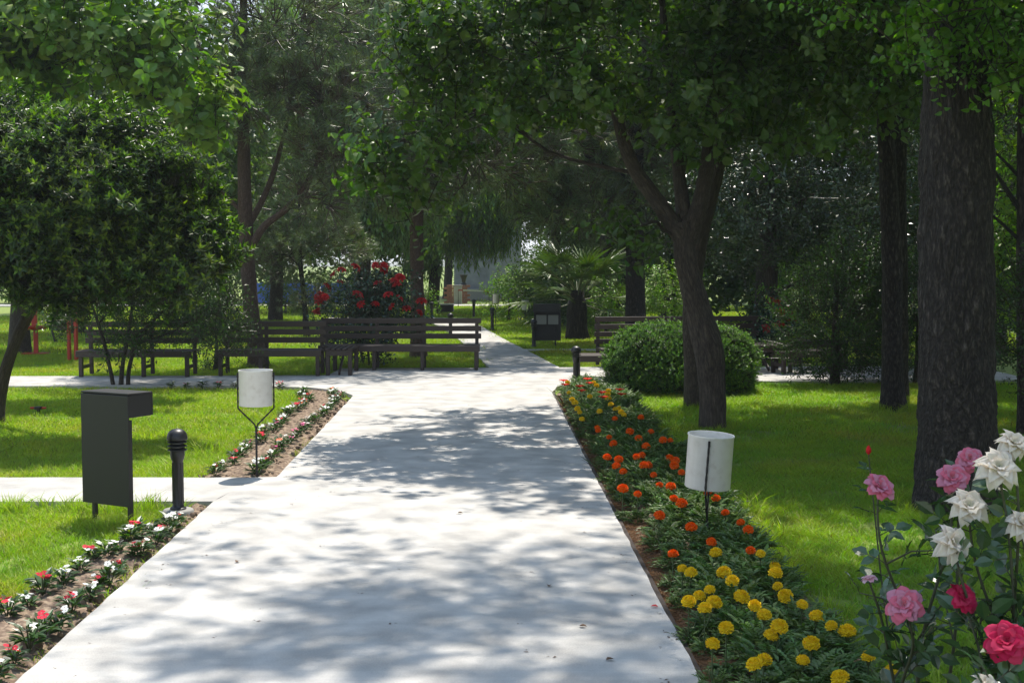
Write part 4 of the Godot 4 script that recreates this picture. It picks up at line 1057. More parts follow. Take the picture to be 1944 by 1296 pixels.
# ---------------------------------------------------------------- benches and furniture
func bench(label: String, at: Vector3, turn: float, length: float, rails: int, posts: Array, o := {}) -> Node3D:
	var t := thing("bench", label, "bench", at, turn, "brown timber benches")
	var seat: float = o.get("seat", 0.385)
	var depth: float = o.get("depth", 0.44)
	var r := rnd(int(length * 100))
	for k in 5:
		block("seat_slat", Vector3(length - 0.01, 0.028, depth / 5.0 - 0.014), Vector3(length / 2, seat - 0.014, -0.02 - depth / 5.0 * (k + 0.5)), M.timber, t)
	block("front_board", Vector3(length, 0.095, 0.032), Vector3(length / 2, seat - 0.0475, -0.001), M.timber, t)
	for x in posts:
		block("leg", Vector3(0.058, seat - 0.05, 0.058), Vector3(x, (seat - 0.05) / 2, -0.05), M.timber, t)
		if rails > 0:
			block("back_post", Vector3(0.055, 0.79, 0.05), Vector3(x, 0.395, -depth - 0.07), M.timber, t, Basis(Vector3.RIGHT, 0.05))
		else:
			block("leg", Vector3(0.058, seat - 0.05, 0.058), Vector3(x, (seat - 0.05) / 2, -depth + 0.05), M.timber, t)
		block("stretcher", Vector3(0.03, 0.05, depth - 0.08), Vector3(x, 0.2 * seat + 0.06, -depth / 2 - 0.03), M.timber, t)
	for k in rails:
		block("back_rail", Vector3(length + 0.02, 0.082, 0.026), Vector3(length / 2, 0.75 - k * 0.122, -depth - 0.03 + 0.012 * (1 - k)), M.timber, t, Basis(Vector3.RIGHT, 0.05))
	return t

func slat_table(label: String, at: Vector3, turn: float, w: float, d: float, h: float, slats: int) -> void:
	var t := thing("slat_table", label, "table", at, turn, "slatted timber tables")
	for k in slats:
		block("slat", Vector3(w / slats - 0.022, 0.028, d), Vector3((k + 0.5) * w / slats, h - 0.014, -d / 2), M.timber, t)
	for s in [0.03, d - 0.03]:
		block("apron", Vector3(w - 0.03, 0.08, 0.03), Vector3(w / 2, h - 0.07, -s), M.timber, t)
	for x in [0.045, w - 0.045]:
		for s in [0.05, d - 0.05]:
			block("leg", Vector3(0.06, h - 0.03, 0.06), Vector3(x, (h - 0.03) / 2 , -s), M.timber, t)
	block("brace", Vector3(0.03, 0.055, d * 0.95), Vector3(w / 2, h * 0.5, -d / 2), M.timber, t, Basis(Vector3.RIGHT, 0.45))

func bollard(label: String, at: Vector3, footing := true) -> void:
	var t := thing("bollard_light", label, "bollard light", at, 0.0, "black mushroom bollard lights")
	var b := MB.new()
	if footing:
		b.lathe([Vector2(0.105, -0.04), Vector2(0.105, 0.02), Vector2(0.095, 0.03), Vector2(0.0, 0.03)], 24)
		part("footing", b.mesh(), M.cement, t)
	b = MB.new()
	b.lathe([Vector2(0.055, -0.05), Vector2(0.055, 0.04), Vector2(0.043, 0.046), Vector2(0.037, 0.06), Vector2(0.0365, 0.36), Vector2(0.044, 0.375), Vector2(0.049, 0.40), Vector2(0.049, 0.43), Vector2(0.0, 0.43)], 28)
	for a in 10:
		var e := Vector3(cos(a * TAU / 10), 0, sin(a * TAU / 10)) * 0.0372
		b.tube([e + Vector3(0, 0.07, 0), e + Vector3(0, 0.35, 0)], [0.003, 0.003], 5, false)
	part("post", b.mesh(), M.black_metal, t)
	b = MB.new()
	b.lathe([Vector2(0.036, 0.43), Vector2(0.036, 0.515)], 24)
	part("lens", b.mesh(), M.lens, t)
	for y in [0.436, 0.462, 0.488]:
		b = MB.new()
		b.lathe([Vector2(0.038, y + 0.012), Vector2(0.062, y - 0.002), Vector2(0.066, y), Vector2(0.066, y + 0.004), Vector2(0.04, y + 0.017)], 28)
		part("louvre_ring", b.mesh(), M.black_metal, t)
	b = MB.new()
	b.lathe([Vector2(0.0, 0.506), Vector2(0.068, 0.506), Vector2(0.07, 0.512), Vector2(0.0685, 0.53), Vector2(0.062, 0.551), Vector2(0.05, 0.567), Vector2(0.034, 0.577), Vector2(0.017, 0.582), Vector2(0.0, 0.5835)], 32)
	part("cap", b.mesh(), M.black_metal, t)

func notice_board(label: String, at: Vector3, turn: float, w: float) -> void:
	var t := thing("notice_board", label, "notice board", at, turn, "charcoal hooded notice boards")
	# local +z is the front; the tall back sheet stands at z = 0 and folds forward at the top
	block("back_sheet", Vector3(w, 0.735, 0.012), Vector3(0, 0.5, 0), M.charcoal, t, Basis(), 0.003)
	block("hood", Vector3(w, 0.012, 0.225), Vector3(0, 0.876, 0.108), M.charcoal, t, Basis(Vector3.RIGHT, 0.02), 0.003)
	block("hood_front", Vector3(w, 0.15, 0.01), Vector3(0, 0.797, 0.218), M.charcoal, t, Basis(), 0.003)
	for s in [-1, 1]:
		block("hood_side", Vector3(0.01, 0.148, 0.204), Vector3(s * (w / 2 - 0.007), 0.795, 0.11), M.charcoal, t, Basis(), 0.003)
		block("leg", Vector3(0.03, 0.75, 0.03), Vector3(s * (w * 0.3 if s > 0 else w / 2 - 0.02), 0.33, 0.022), M.charcoal, t, Basis(), 0.003)
		block("notice", Vector3(w * 0.38, 0.19, 0.004), Vector3(s * w * 0.22, 0.56, 0.0405), M.paper, t, Basis(), 0.001)

func white_bin(label: String, at: Vector3, turn: float, lean: Vector2, low: float, fork: float, r := 0.132, h := 0.285) -> void:
	var t := thing("white_litter_bin", label, "litter bin", at, 0.0, "white cylindrical litter bins on iron stakes")
	var B := Basis.from_euler(Vector3(lean.x, 0, lean.y))
	var b := MB.new()
	b.lathe([Vector2(0.0, 0.0), Vector2(r - 0.006, 0.0), Vector2(r, 0.006), Vector2(r, h - 0.012), Vector2(r + 0.004, h - 0.009), Vector2(r + 0.004, h), Vector2(r - 0.004, h), Vector2(r - 0.005, h - 0.01), Vector2(r - 0.005, 0.008), Vector2(0, 0.008)], 40)
	part("drum", b.mesh(), M.white, t, Transform3D(B, Vector3(0, low, 0)))
	var D := Basis(Vector3.UP, turn)
	b = MB.new()
	twist(b, [Vector3(0, -0.12, 0), Vector3(0, fork, 0)], 0.0095)
	part("stake", b.mesh(), M.iron, t)
	for s in [-1.0, 1.0]:
		b = MB.new()
		var side: Vector3 = D * Vector3(s * (r + 0.009), 0, 0)
		var e: Vector3 = Vector3(0, low, 0) + B * side
		var top: Vector3 = Vector3(0, low, 0) + B * (side + Vector3(0, h - 0.02, 0))
		twist(b, [Vector3(0, fork - 0.01, 0), D * Vector3(s * 0.012, 0, 0) + Vector3(0, fork + 0.03, 0), e + Vector3(0, -0.02, 0), e + Vector3(0, 0.03, 0), top], 0.007)
		part("fork_arm", b.mesh(), M.iron, t)
		b = MB.new()
		b.tube([top + D * Vector3(s * 0.008, -0.03, 0), top + D * Vector3(-s * 0.03, -0.03, 0)], [0.007, 0.007], 8)
		part("pivot", b.mesh(), M.iron, t)

func twist(b: MB, pts: Array, rad: float) -> void:      # square bar twisted about its own axis
	for i in pts.size() - 1:
		var a: Vector3 = pts[i]; var z: Vector3 = pts[i + 1]
		var n := maxi(2, int(a.distance_to(z) / 0.012))
		var d := (z - a).normalized()
		var s := d.cross(Vector3.RIGHT if absf(d.x) < 0.8 else Vector3.UP).normalized()
		var rows := []
		for k in n + 1:
			var q := a.lerp(z, float(k) / n)
			var row := []
			for j in 5:
				row.append(q + s.rotated(d, (j % 4) * TAU / 4 + k * 0.45 * (1.0 if pts.size() == 2 else 0.8)) * rad)
			rows.append(row)
		b.grid(rows)

func build_furniture() -> void:
	# left benches
	bench("long brown bench with three back rails facing the plaza beside the slatted corner table", Vector3(-3.02, 0, -20.02), 0.0, 2.52, 3, [0.06, 0.87, 1.62, 2.46])
	bench("brown bench behind the left white bin, between the shrub and the corner table", Vector3(-4.38, 0, -19.0), 0.0, 1.56, 3, [0.06, 0.66, 1.5])
	bench("brown bench at far left behind the shrub on three stems", Vector3(-6.4, 0, -18.86), 0.0, 1.7, 3, [0.06, 0.98, 1.62])
	slat_table("low slatted table in the corner between the two left benches", Vector3(-2.79, 0, -19.12), 0.0, 0.42, 0.86, 0.4, 5)
	# right benches
	bench("brown bench with four back rails behind the clipped round shrub", Vector3(1.42, 0, -20.55), 0.13, 2.75, 4, [0.05, 0.9, 1.8, 2.7], {"seat": 0.3})
	bench("low backless brown bench left of the clipped round shrub", Vector3(0.9, 0, -18.62), -0.02, 1.5, 0, [0.06, 1.44], {"seat": 0.335, "depth": 0.5})
	slat_table("slatted table at the right end of the four-railed bench", Vector3(3.55, 0, -19.5), 0.1, 0.75, 0.8, 0.42, 7)
	bench("low brown bench half hidden by the big dark evergreen shrub", Vector3(4.05, 0, -19.3), 0.3, 1.1, 0, [0.06, 1.04], {"seat": 0.34, "depth": 0.42})
	slat_table("dark slatted table seen behind the big dark evergreen shrub", Vector3(4.5, 0, -20.2), 0.0, 0.8, 0.5, 0.45, 6)
	# bollards
	bollard("black bollard light on a round cement footing by the near bed", Vector3(-2.28, -0.02, -8.72))
	bollard("black bollard light among yellow marigolds at the bed's far end", Vector3(0.86, -0.02, -17.25))
	bollard("black bollard light left of the far notice board", Vector3(0.44, LAWN, -25.9), false)
	bollard("black bollard light seen through the long bench's back rails", Vector3(-1.38, LAWN, -28.9), false)
	bollard("black bollard light on the sunny lawn before the barrier tape", Vector3(-1.17, LAWN, -39.5), false)
	bollard("black bollard light left of the white box beside the far path", Vector3(-0.5, LAWN, -32.6), false)
	bollard("black bollard light under the leaning white pipe", Vector3(-2.3, LAWN, -37.0), false)
	# bins
	notice_board("near charcoal hooded notice board seen from behind, on two legs", Vector3(-2.70, LAWN, -8.5), PI - 0.5, 0.43)
	notice_board("far charcoal hooded notice board facing the walk beside the fan palm", Vector3(0.72, LAWN, -26.2), -0.1, 0.55)
	white_bin("white drum bin held in a Y-shaped iron fork beside the left bed", Vector3(-2.04, LAWN, -10.22), 0.12, Vector2(0.0, 0.0), 0.6, 0.42)
	white_bin("white drum bin leaning on its stake among the orange marigolds", Vector3(1.18, LAWN, -7.72), 1.35, Vector2(0.03, -0.06), 0.385, 0.18, 0.137, 0.325)
	white_bin("small white drum bin far off beside the palm's dark shrubs", Vector3(0.36, LAWN, -35.0), 0.3, Vector2(0, 0), 0.42, 0.3, 0.1, 0.26)
	white_bin("small white drum bin beside the sunlit shrub on the far path", Vector3(-0.44, LAWN, -34.6), 0.3, Vector2(0, 0), 0.62, 0.4, 0.08, 0.24)
	# far things
	var t := thing("building", "plain grey rendered building at the end of the walk", "building", Vector3(-1.4, LAWN, -56))
	block("wall", Vector3(3.0, 3.6, 0.3), Vector3(0.3, 1.8, -2.0), M.render, t, Basis(), 0.02)
	block("side_wall", Vector3(0.3, 3.6, 4.0), Vector3(-1.04, 1.8, -4.16), M.render, t, Basis(), 0.02)
	block("plinth", Vector3(3.6, 0.5, 0.5), Vector3(0.9, 0.25, -1.58), M.cement, t, Basis(), 0.02)
	block("step", Vector3(2.4, 0.2, 0.5), Vector3(1.3, 0.1, -1.05), M.cement, t, Basis(), 0.02)
	block("roof_slab", Vector3(3.3, 0.2, 4.8), Vector3(0.3, 3.705, -4.1), M.cement, t, Basis(), 0.02)
	var pil := thing("pillar", "short pale masonry pillar in front of the grey building", "pillar", Vector3(-2.2, LAWN, -52.5))
	block("shaft", Vector3(0.32, 0.72, 0.32), Vector3(0, 0.36, 0), M.concrete, pil, Basis(), 0.01)
	block("capstone", Vector3(0.36, 0.05, 0.36), Vector3(0, 0.746, 0), M.cement, pil, Basis(), 0.01)
	var bw := thing("brick_wall", "low red brick wall behind the pale pillar", "wall", Vector3(-2.3, LAWN, -53.4))
	for row in 8:
		for k in 4:
			block("brick", Vector3(0.23, 0.085, 0.2), Vector3(-0.4 + k * 0.245 + (0.12 if row % 2 else 0.0), 0.045 + row * 0.095, 0), M.brick, bw, Basis(), 0.004)
	var urn := thing("urn", "dark flared urn beside the brick wall", "urn", Vector3(-1.95, LAWN + 0.5, -57.6 + 0.0))
	urn.position = Vector3(-2.0, LAWN + 0.755, -53.4)
	var b := MB.new()
	b.lathe([Vector2(0, 0), Vector2(0.13, 0), Vector2(0.13, 0.05), Vector2(0.07, 0.1), Vector2(0.1, 0.25), Vector2(0.16, 0.4), Vector2(0.19, 0.42), Vector2(0.16, 0.42), Vector2(0.1, 0.3)], 18)
	part("bowl", b.mesh(), M.black_metal, urn)
	b = MB.new()
	b.tube([Vector3(0, -0.05, 0), Vector3(-0.28, 0.8, 0), Vector3(-0.38, 1.15, 0)], [0.05, 0.05, 0.05], 10)
	var pipe := part("white_pipe", b.mesh(), M.white, self, Transform3D(Basis(), Vector3(-2.7, LAWN, -42.5)))
	tag(pipe, "leaning white pipe beside the tall trunk in the distance", "pipe")
	var slabbox := thing("stone_trough", "flat dark trough on the lawn before the pale strip", "trough", Vector3(-2.35, LAWN, -43.5))
	block("body", Vector3(0.75, 0.26, 0.5), Vector3(0, 0.13, 0), M.charcoal, slabbox, Basis(), 0.02)
	block("rim", Vector3(0.8, 0.04, 0.55), Vector3(0, 0.282, 0), M.cement, slabbox, Basis(), 0.01)
	# barrier tape on two pegs
	var bt := thing("barrier_tape", "slack red and white barrier tape before the grey building", "tape", Vector3(-2.0, LAWN, -48.0))
	for p in [Vector3(0, 0, 0), Vector3(1.15, 0, 0.1), Vector3(2.3, 0, 0.2)]:
		b = MB.new()
		b.tube([p + Vector3(0, -0.1, 0), p + Vector3(0, 0.66, 0)], [0.012, 0.012], 6)
		part("peg", b.mesh(), M.iron, bt)
	var tp := [Vector3(0, 0.64, 0.015), Vector3(1.15, 0.57, 0.115), Vector3(1.42, 0.25, 0.14), Vector3(1.6, 0.3, 0.15), Vector3(1.9, 0.22, 0.17), Vector3(2.3, 0.14, 0.22)]
	var cu := catmull(tp, 5)
	for i in cu.size() - 1:
		b = MB.new()
		b.quad(cu[i], cu[i] + Vector3(0, 0.05, 0), cu[i + 1] + Vector3(0, 0.05, 0), cu[i + 1])
		part("tape_piece", b.mesh(), M.red_paint if i % 4 == 0 else M.white, bt)
	# blue screen behind the dark tree, seen under its crown
	var sc := thing("blue_screen", "low blue sheet screen on posts under the dark trees", "screen", Vector3(-9.0, LAWN, -44.0))
	for k in 5:
		block("panel", Vector3(0.9, 0.68, 0.012), Vector3(0.5 + k * 0.93, 0.66, 0), M.blue, sc, Basis(Vector3.UP, 0.06 * (k % 3 - 1)), 0.003)
	for k in 6:
		block("post", Vector3(0.05, 1.0, 0.05), Vector3(0.03 + k * 0.93, 0.5, -0.06), M.iron, sc)
	# red exercise machines
	for q in [[Vector3(-8.9, LAWN, -24.0), 0.2, "red twist exerciser with a round foot plate at far left"], [Vector3(-7.65, LAWN, -22.4), -0.3, "red two-post exerciser behind the dark shrub at left"]]:
		var m := thing("exercise_machine", q[2], "exercise machine", q[0], q[1], "red outdoor exercise machines")
		if q[1] > 0:
			block("base_plate", Vector3(0.46, 0.04, 0.3), Vector3(0, 0.02, 0), M.red_paint, m)
			block("column", Vector3(0.08, 0.5, 0.08), Vector3(0.02, 0.29, 0), M.red_paint, m)
			block("upright", Vector3(0.1, 0.6, 0.08), Vector3(0.0, 0.84, 0), M.red_paint, m)
			b = MB.new()
			b.lathe([Vector2(0, 0.46), Vector2(0.2, 0.48), Vector2(0.24, 0.52), Vector2(0.24, 0.54), Vector2(0, 0.54)], 20)
			part("foot_plate", b.mesh(), M.red_paint, m)
		else:
			for s in [-1, 1]:
				block("post", Vector3(0.055, 0.85, 0.055), Vector3(s * 0.07, 0.425, 0), M.red_paint, m)
			b = MB.new()
			b.tube([Vector3(-0.06, 0.8, 0), Vector3(-0.3, 0.95, 0.05), Vector3(-0.36, 0.6, 0.1), Vector3(-0.28, 0.35, 0.1)], [0.02, 0.02, 0.02, 0.02], 8)
			part("handle", b.mesh(), M.iron, m)
			block("seat", Vector3(0.24, 0.16, 0.2), Vector3(-0.24, 0.62, 0.02), M.charcoal, m)
	# sprinkler heads and crumbs on the walk
	for q in [[Vector3(-5.43, LAWN, -14.7), "small red-capped sprinkler head on the left lawn"]]:
		var m := thing("sprinkler", q[1], "sprinkler", q[0])
		b = MB.new()
		b.lathe([Vector2(0.02, -0.02), Vector2(0.02, 0.05), Vector2(0.045, 0.055), Vector2(0.045, 0.085), Vector2(0, 0.09)], 14)
		part("body", b.mesh(), M.black_metal, m)
		b = MB.new()
		b.tube([Vector3(-0.09, 0.07, 0), Vector3(0.09, 0.07, 0)], [0.013, 0.013], 8)
		part("arm", b.mesh(), M.red_paint, m)
	var crumbs := [[0.70, 6.25, "red", "red petal lying on the walk near the marigold bed"], [0.19, 6.65, "dry", "brown leaf crumb lying in the middle of the walk"], [-1.55, 7.2, "dry", "dark leaf crumb on the walk beside the left bed"], [0.33, 5.9, "dry", "dry leaf crumb on the walk left of the red petal"], [-0.35, 8.6, "dry", "dry leaf crumb on the walk level with the near bollard"], [0.42, 5.4, "dry", "dry leaf crumb on the walk nearest the camera"]]
	for q in crumbs:
		b = MB.new()
		b.leaf(Vector3(-0.018, 0.006, 0), Vector3(1, 0.12, 0.2), Vector3.UP, 0.036, 0.026, 2, 0.3, 0.25)
		var o := part("fallen_leaf", b.mesh(), M.red_petal if q[2] == "red" else M.brown_leaf, self, Transform3D(Basis(Vector3.UP, q[0] * 9.0), Vector3(q[0], 0.0, -q[1])))
		tag(o, q[3], "fallen leaf")

# ---------------------------------------------------------------- flowers
const ORANGE := [[1.25, 12.43], [1.05, 11.43], [1.24, 11.43], [1.09, 11.04], [0.79, 11.88], [0.77, 11.43], [0.85, 11.2], [0.84, 10.76], [0.84, 10.59], [1.11, 10.61], [1.03, 10.17], [0.96, 9.87], [0.74, 9.97], [0.81, 9.71], [0.77, 9.43], [0.8, 9.18], [1.23, 10.0], [1.25, 9.79], [1.2, 9.44], [1.21, 9.12], [1.28, 10.84], [1.34, 10.84], [1.02, 9.59], [0.98, 9.49], [1.02, 9.21], [1.01, 8.75], [1.07, 8.6], [0.83, 8.44], [0.74, 8.54], [1.05, 8.3], [1.07, 8.06], [0.88, 7.63], [1.04, 7.4], [1.29, 8.38], [1.32, 8.26], [1.3, 7.77], [1.33, 7.41], [1.34, 7.23], [1.09, 6.97], [0.85, 6.72], [1.26, 6.72], [0.99, 12.33]]
const YELLOW := [[1.06, 6.62], [0.85, 6.35], [0.88, 6.25], [1.05, 6.29], [1.05, 6.06], [1.28, 6.56], [1.33, 6.44], [1.27, 6.14], [1.26, 6.02], [1.26, 5.86], [0.8, 5.75], [0.86, 5.83], [0.91, 5.84], [0.85, 5.6], [0.9, 5.67], [1.04, 5.77], [1.07, 5.6], [1.08, 5.44], [0.89, 5.27], [1.07, 5.24], [1.1, 5.23], [0.8, 5.06], [0.92, 4.8], [0.97, 4.88], [1.28, 5.61], [1.32, 5.5], [1.34, 5.32], [1.39, 5.26], [1.39, 4.94], [1.19, 5.04], [1.11, 4.84], [1.21, 4.66], [1.42, 4.74], [0.7, 16.27], [0.66, 14.86], [0.67, 14.3], [0.67, 13.66], [0.68, 13.31], [0.68, 12.86], [0.68, 12.48], [0.87, 14.35], [1.14, 15.21], [1.1, 14.77], [1.07, 14.3], [1.06, 13.74], [1.07, 13.31], [1.1, 13.19], [1.11, 13.01], [1.12, 12.86], [1.02, 15.52], [1.02, 16.04], [0.88, 12.86]]
const VINCA_WHITE := [[-2.12, 5.21], [-2.15, 5.65], [-2.13, 5.95], [-2.15, 6.48], [-2.15, 6.79], [-2.17, 7.44], [-2.17, 7.78], [-2.18, 8.14], [-2.36, 7.86], [-2.28, 8.06], [-2.34, 7.55], [-2.37, 7.44], [-2.4, 7.07], [-2.38, 6.76], [-2.41, 6.34]]
const VINCA_RED := [[-2.14, 5.45], [-2.15, 5.82], [-2.16, 6.24], [-2.17, 6.7], [-2.18, 7.04], [-2.2, 7.43], [-2.18, 7.95], [-2.35, 7.98], [-2.2, 8.36], [-2.42, 7.34], [-2.43, 6.59], [-2.45, 6.17], [-2.52, 5.75], [-2.6, 5.3]]

func feather_mound(sd: int) -> ArrayMesh:
	var r := rnd(sd)
	var b := MB.new()
	for k in 58:
		var a := k * 2.4 + r.randf()
		var lift := r.randf_range(0.1, 1.9)
		var d := Vector3(cos(a), lift, sin(a)).normalized()
		var L := r.randf_range(0.06, 0.13)
		var foot := Vector3(cos(a) * 0.045, r.randf_range(0.01, 0.11), sin(a) * 0.045)
		var s := d.cross(Vector3.UP).normalized()
		var c := shade_of(Color(0.085, 0.155, 0.034), r, 0.35)
		for j in 6:
			var t := 0.25 + 0.75 * j / 5.0
			var p := foot + d * L * t - Vector3(0, 0.035 * t * t, 0)
			b.col = shade_of(c, r, 0.15)
			if j == 5:
				b.leaf(p, d - Vector3(0, 0.3, 0), Vector3.UP, 0.034, 0.015, 0, 0.3, 0.3)
			else:
				for q in [-1.0, 1.0]:
					b.leaf(p, s * q + d * 0.6, Vector3.UP, 0.036 * (1.1 - 0.35 * t), 0.015, 0, 0.35, 0.35)
	return b.mesh(M.herb)

func pompom(sd: int) -> ArrayMesh:
	var r := rnd(sd)
	var b := MB.new()
	b.col = Color(0.8, 0.8, 0.8)
	b.lathe([Vector2(0.0, -0.014), Vector2(0.018, -0.011), Vector2(0.028, -0.002), Vector2(0.031, 0.009), Vector2(0.027, 0.021), Vector2(0.016, 0.029), Vector2(0.0, 0.032)], 14)
	var N := 150
	for i in N:
		var t := (i + 0.5) / N
		var el := lerpf(-0.7, PI / 2, pow(t, 0.8))
		var a := i * 2.39996
		var d := Vector3(cos(el) * cos(a), sin(el), cos(el) * sin(a))
		var p := Vector3(d.x * 0.027, d.y * 0.02 + 0.009, d.z * 0.027)
		var tang := Vector3(-sin(a), 0, cos(a))
		var up := (d.cross(tang)).normalized()
		var f := r.randf_range(0.85, 1.12)
		b.col = Color(f, f * r.randf_range(0.82, 1.06), f)
		b.leaf(p, (d + tang * r.randf_range(-0.3, 0.3)).normalized(), up, r.randf_range(0.009, 0.015), 0.013, 2, r.randf_range(0.0, 0.5), r.randf_range(-0.3, 0.8))
	return b.mesh()

func row_word(f: float) -> String:
	if f < 0.25: return "in the row along the walk"
	if f < 0.5: return "in the second row from the walk"
	if f < 0.75: return "in the third row from the walk"
	return "in the row along the lawn"

func build_flowers() -> void:
	var r := rnd(500)
	var mounds := [feather_mound(1), feather_mound(2), feather_mound(3)]
	var poms := [pompom(1), pompom(2)]
	var orange := leafmat("orange_petal", 0.6, Color(0.4, 0.3, 0.2), 0.2); orange.albedo_color = lin(0.8, 0.13, 0.006)
	var yellow := leafmat("yellow_petal", 0.6, Color(0.4, 0.4, 0.2), 0.2); yellow.albedo_color = lin(0.78, 0.56, 0.015)
	# plants: heads closer than 12 cm share one plant
	var plants := []
	for set_ in [[ORANGE, "orange"], [YELLOW, "yellow"]]:
		for q in set_[0]:
			var p := Vector2(q[0], q[1])
			var joined := false
			for pl in plants:
				if pl.c == set_[1] and pl.p.distance_to(p) < 0.13:
					pl.heads.append(p); joined = true; break
			if not joined: plants.append({"c": set_[1], "p": p, "heads": [p]})
	var zz := 4.5
	while zz < 17.6:
		for k in 5:
			var xa := right_edge(zz) + 0.16
			if zz > 16.6: xa = lerpf(0.7, 1.1, (zz - 16.6) / 1.2)
			var p := Vector2(lerpf(xa, 1.44, (k + 0.5 + r.randf_range(-0.3, 0.3)) / 5.0), zz + r.randf_range(-0.07, 0.07))
			var free := true
			for pl in plants:
				if pl.p.distance_to(p) < 0.145: free = false; break
			if p.distance_to(Vector2(0.86, 17.25)) < 0.16 or p.distance_to(Vector2(1.18, 7.72)) < 0.06: free = false
			if free and r.randf() < 0.9: plants.append({"c": "green", "p": p, "heads": []})
		zz += 0.2
	plants.sort_custom(func(a, b): return a.p.y < b.p.y)
	var order := {}
	for pl in plants:
		var xa := right_edge(pl.p.y)
		var row := row_word((pl.p.x - xa) / (1.5 - xa))
		var key: String = pl.c + row
		var k: int = order.get(key, 0)
		order[key] = k + 1
		var look: String = "leafy marigold without blooms " if pl.heads.is_empty() else ("%s marigold with %s " % [pl.c, ["one bloom", "two blooms", "three blooms", "four blooms"][mini(pl.heads.size(), 4) - 1]])
		var y := LAWN + 0.005
		var t := thing("marigold", look + row + ", " + nth(k), "flower", Vector3(pl.p.x, y, -pl.p.y), 0.0, "marigolds in the right-hand bed")
		var edge := clampf((pl.p.x - xa) / 0.24, 0.45, 1.0)
		var s := edge * r.randf_range(1.05, 1.35) if pl.heads.size() > 0 else edge * r.randf_range(0.95, 1.3)
		part("foliage", mounds[r.randi() % 3], null, t, Transform3D(Basis(Vector3.UP, r.randf() * TAU).scaled(Vector3(s, s * r.randf_range(0.9, 1.15), s)), Vector3.ZERO))
		for h in pl.heads:
			var off := Vector3(h.x - pl.p.x, 0, -(h.y - pl.p.y))
			var hy := r.randf_range(0.195, 0.235)
			var b := MB.new()
			b.tube([Vector3(off.x * 0.2, 0, off.z * 0.2), Vector3(off.x * 0.7, hy * 0.5, off.z * 0.7), off + Vector3(0, hy - 0.02, 0)], [0.0035, 0.003, 0.003], 5, false)
			b.lathe([Vector2(0.003, -0.03), Vector2(0.009, -0.018), Vector2(0.012, -0.006), Vector2(0.0, -0.004)], 8, off + Vector3(0, hy, 0))
			part("stalk", b.mesh(), M.stem, t)
			var hs := r.randf_range(0.68, 1.02)
			part("bloom", poms[r.randi() % 2], orange if pl.c == "orange" else yellow, t, Transform3D(Basis.from_euler(Vector3(r.randf_range(-0.25, 0.35), r.randf() * TAU, r.randf_range(-0.25, 0.25))).scaled(Vector3(hs, hs, hs)), off + Vector3(0, hy, 0)))
	# red cannas at the far end of the bed
	var red := leafmat("scarlet_petal", 0.5, Color(0.6, 0.3, 0.3), 0.25); red.albedo_color = lin(0.75, 0.03, 0.012)
	var spots := [[0.62, 15.3, "nearest the walk"], [0.92, 15.5, "beside the bollard light"], [0.98, 13.9, "in front of the bollard light"], [0.78, 14.6, "between the yellow marigolds"], [1.2, 14.2, "nearest the lawn"], [0.74, 10.3, "alone among the orange marigolds"]]
	for i in spots.size():
		var q: Array = spots[i]
		var t := thing("canna", "scarlet canna with strap leaves " + q[2], "flower", Vector3(q[0], LAWN + 0.005, -q[1]), 0.0, "scarlet cannas in the right-hand bed")
		for k in 7:
			var b := MB.new()
			var a := k * 2.4 + r.randf()
			b.col = shade_of(Color(0.05, 0.075, 0.03) if k % 3 else Color(0.09, 0.04, 0.03), r)
			b.leaf(Vector3.ZERO, Vector3(cos(a) * 0.8, 1.2, sin(a) * 0.8), Vector3.UP, r.randf_range(0.22, 0.36), 0.03, 9, 0.3, 0.5)
			part("leaf", b.mesh(), M.frond, t)
		if i == 5: continue
		var b2 := MB.new()
		b2.tube([Vector3.ZERO, Vector3(0.01, 0.18, 0), Vector3(-0.01, 0.32, 0)], [0.006, 0.005, 0.004], 6, false)
		part("stalk", b2.mesh(), M.stem, t)
		for h in 2:
			var b3 := MB.new()
			for k in 6:
				var a := k * TAU / 6 + r.randf() * 0.5
				b3.leaf(Vector3.ZERO, Vector3(cos(a), 0.7, sin(a)), Vector3.UP, 0.06, 0.04, 2, 0.3, 0.5)
			part("bloom", b3.mesh(), red, t, Transform3D(Basis(), Vector3(-0.01 + 0.02 * h, 0.31 - 0.05 * h, 0.01 * h)))
	# periwinkles of the left beds
	var cols := {"white": lin(0.75, 0.75, 0.72), "red": lin(0.62, 0.03, 0.06), "pink": lin(0.68, 0.14, 0.3), "coral": lin(0.75, 0.16, 0.07)}
	var pm := {}
	for k in cols:
		var m := leafmat(k + "_petal", 0.6, Color(0.5, 0.5, 0.5), 0.2)
		m.albedo_color = cols[k]
		pm[k] = m
	var bm := MB.new()
	for k in 5:
		var a := k * TAU / 5
		bm.leaf(Vector3(cos(a), 0, sin(a)) * 0.002, Vector3(cos(a), 0.15, sin(a)), Vector3.UP, 0.013, 0.013, 2, 0.05, 0.2)
	var bloom := bm.mesh()
	var bushes := []
	for v in 3:
		var b := MB.new()
		var rr := rnd(700 + v)
		for k in 34:
			var a := k * 2.4 + rr.randf()
			b.col = shade_of(Color(0.05, 0.105, 0.025), rr)
			var hgt := rr.randf_range(0.015, 0.075)
			b.leaf(Vector3(cos(a) * 0.02, hgt, sin(a) * 0.02), Vector3(cos(a), rr.randf_range(0.05, 0.9), sin(a)), Vector3.UP, rr.randf_range(0.045, 0.07), 0.024, 3, 0.15, 0.3)
		for k in 4:
			var a := k * 1.6
			b.col = Color(0.07, 0.08, 0.03)
			b.tube([Vector3.ZERO, Vector3(cos(a) * 0.03, 0.085, sin(a) * 0.03)], [0.003, 0.002], 4, false)
		bushes.append(b.mesh(M.small))
	var list := []
	for q in VINCA_WHITE: list.append([q[0], q[1], "white", "near left bed"])
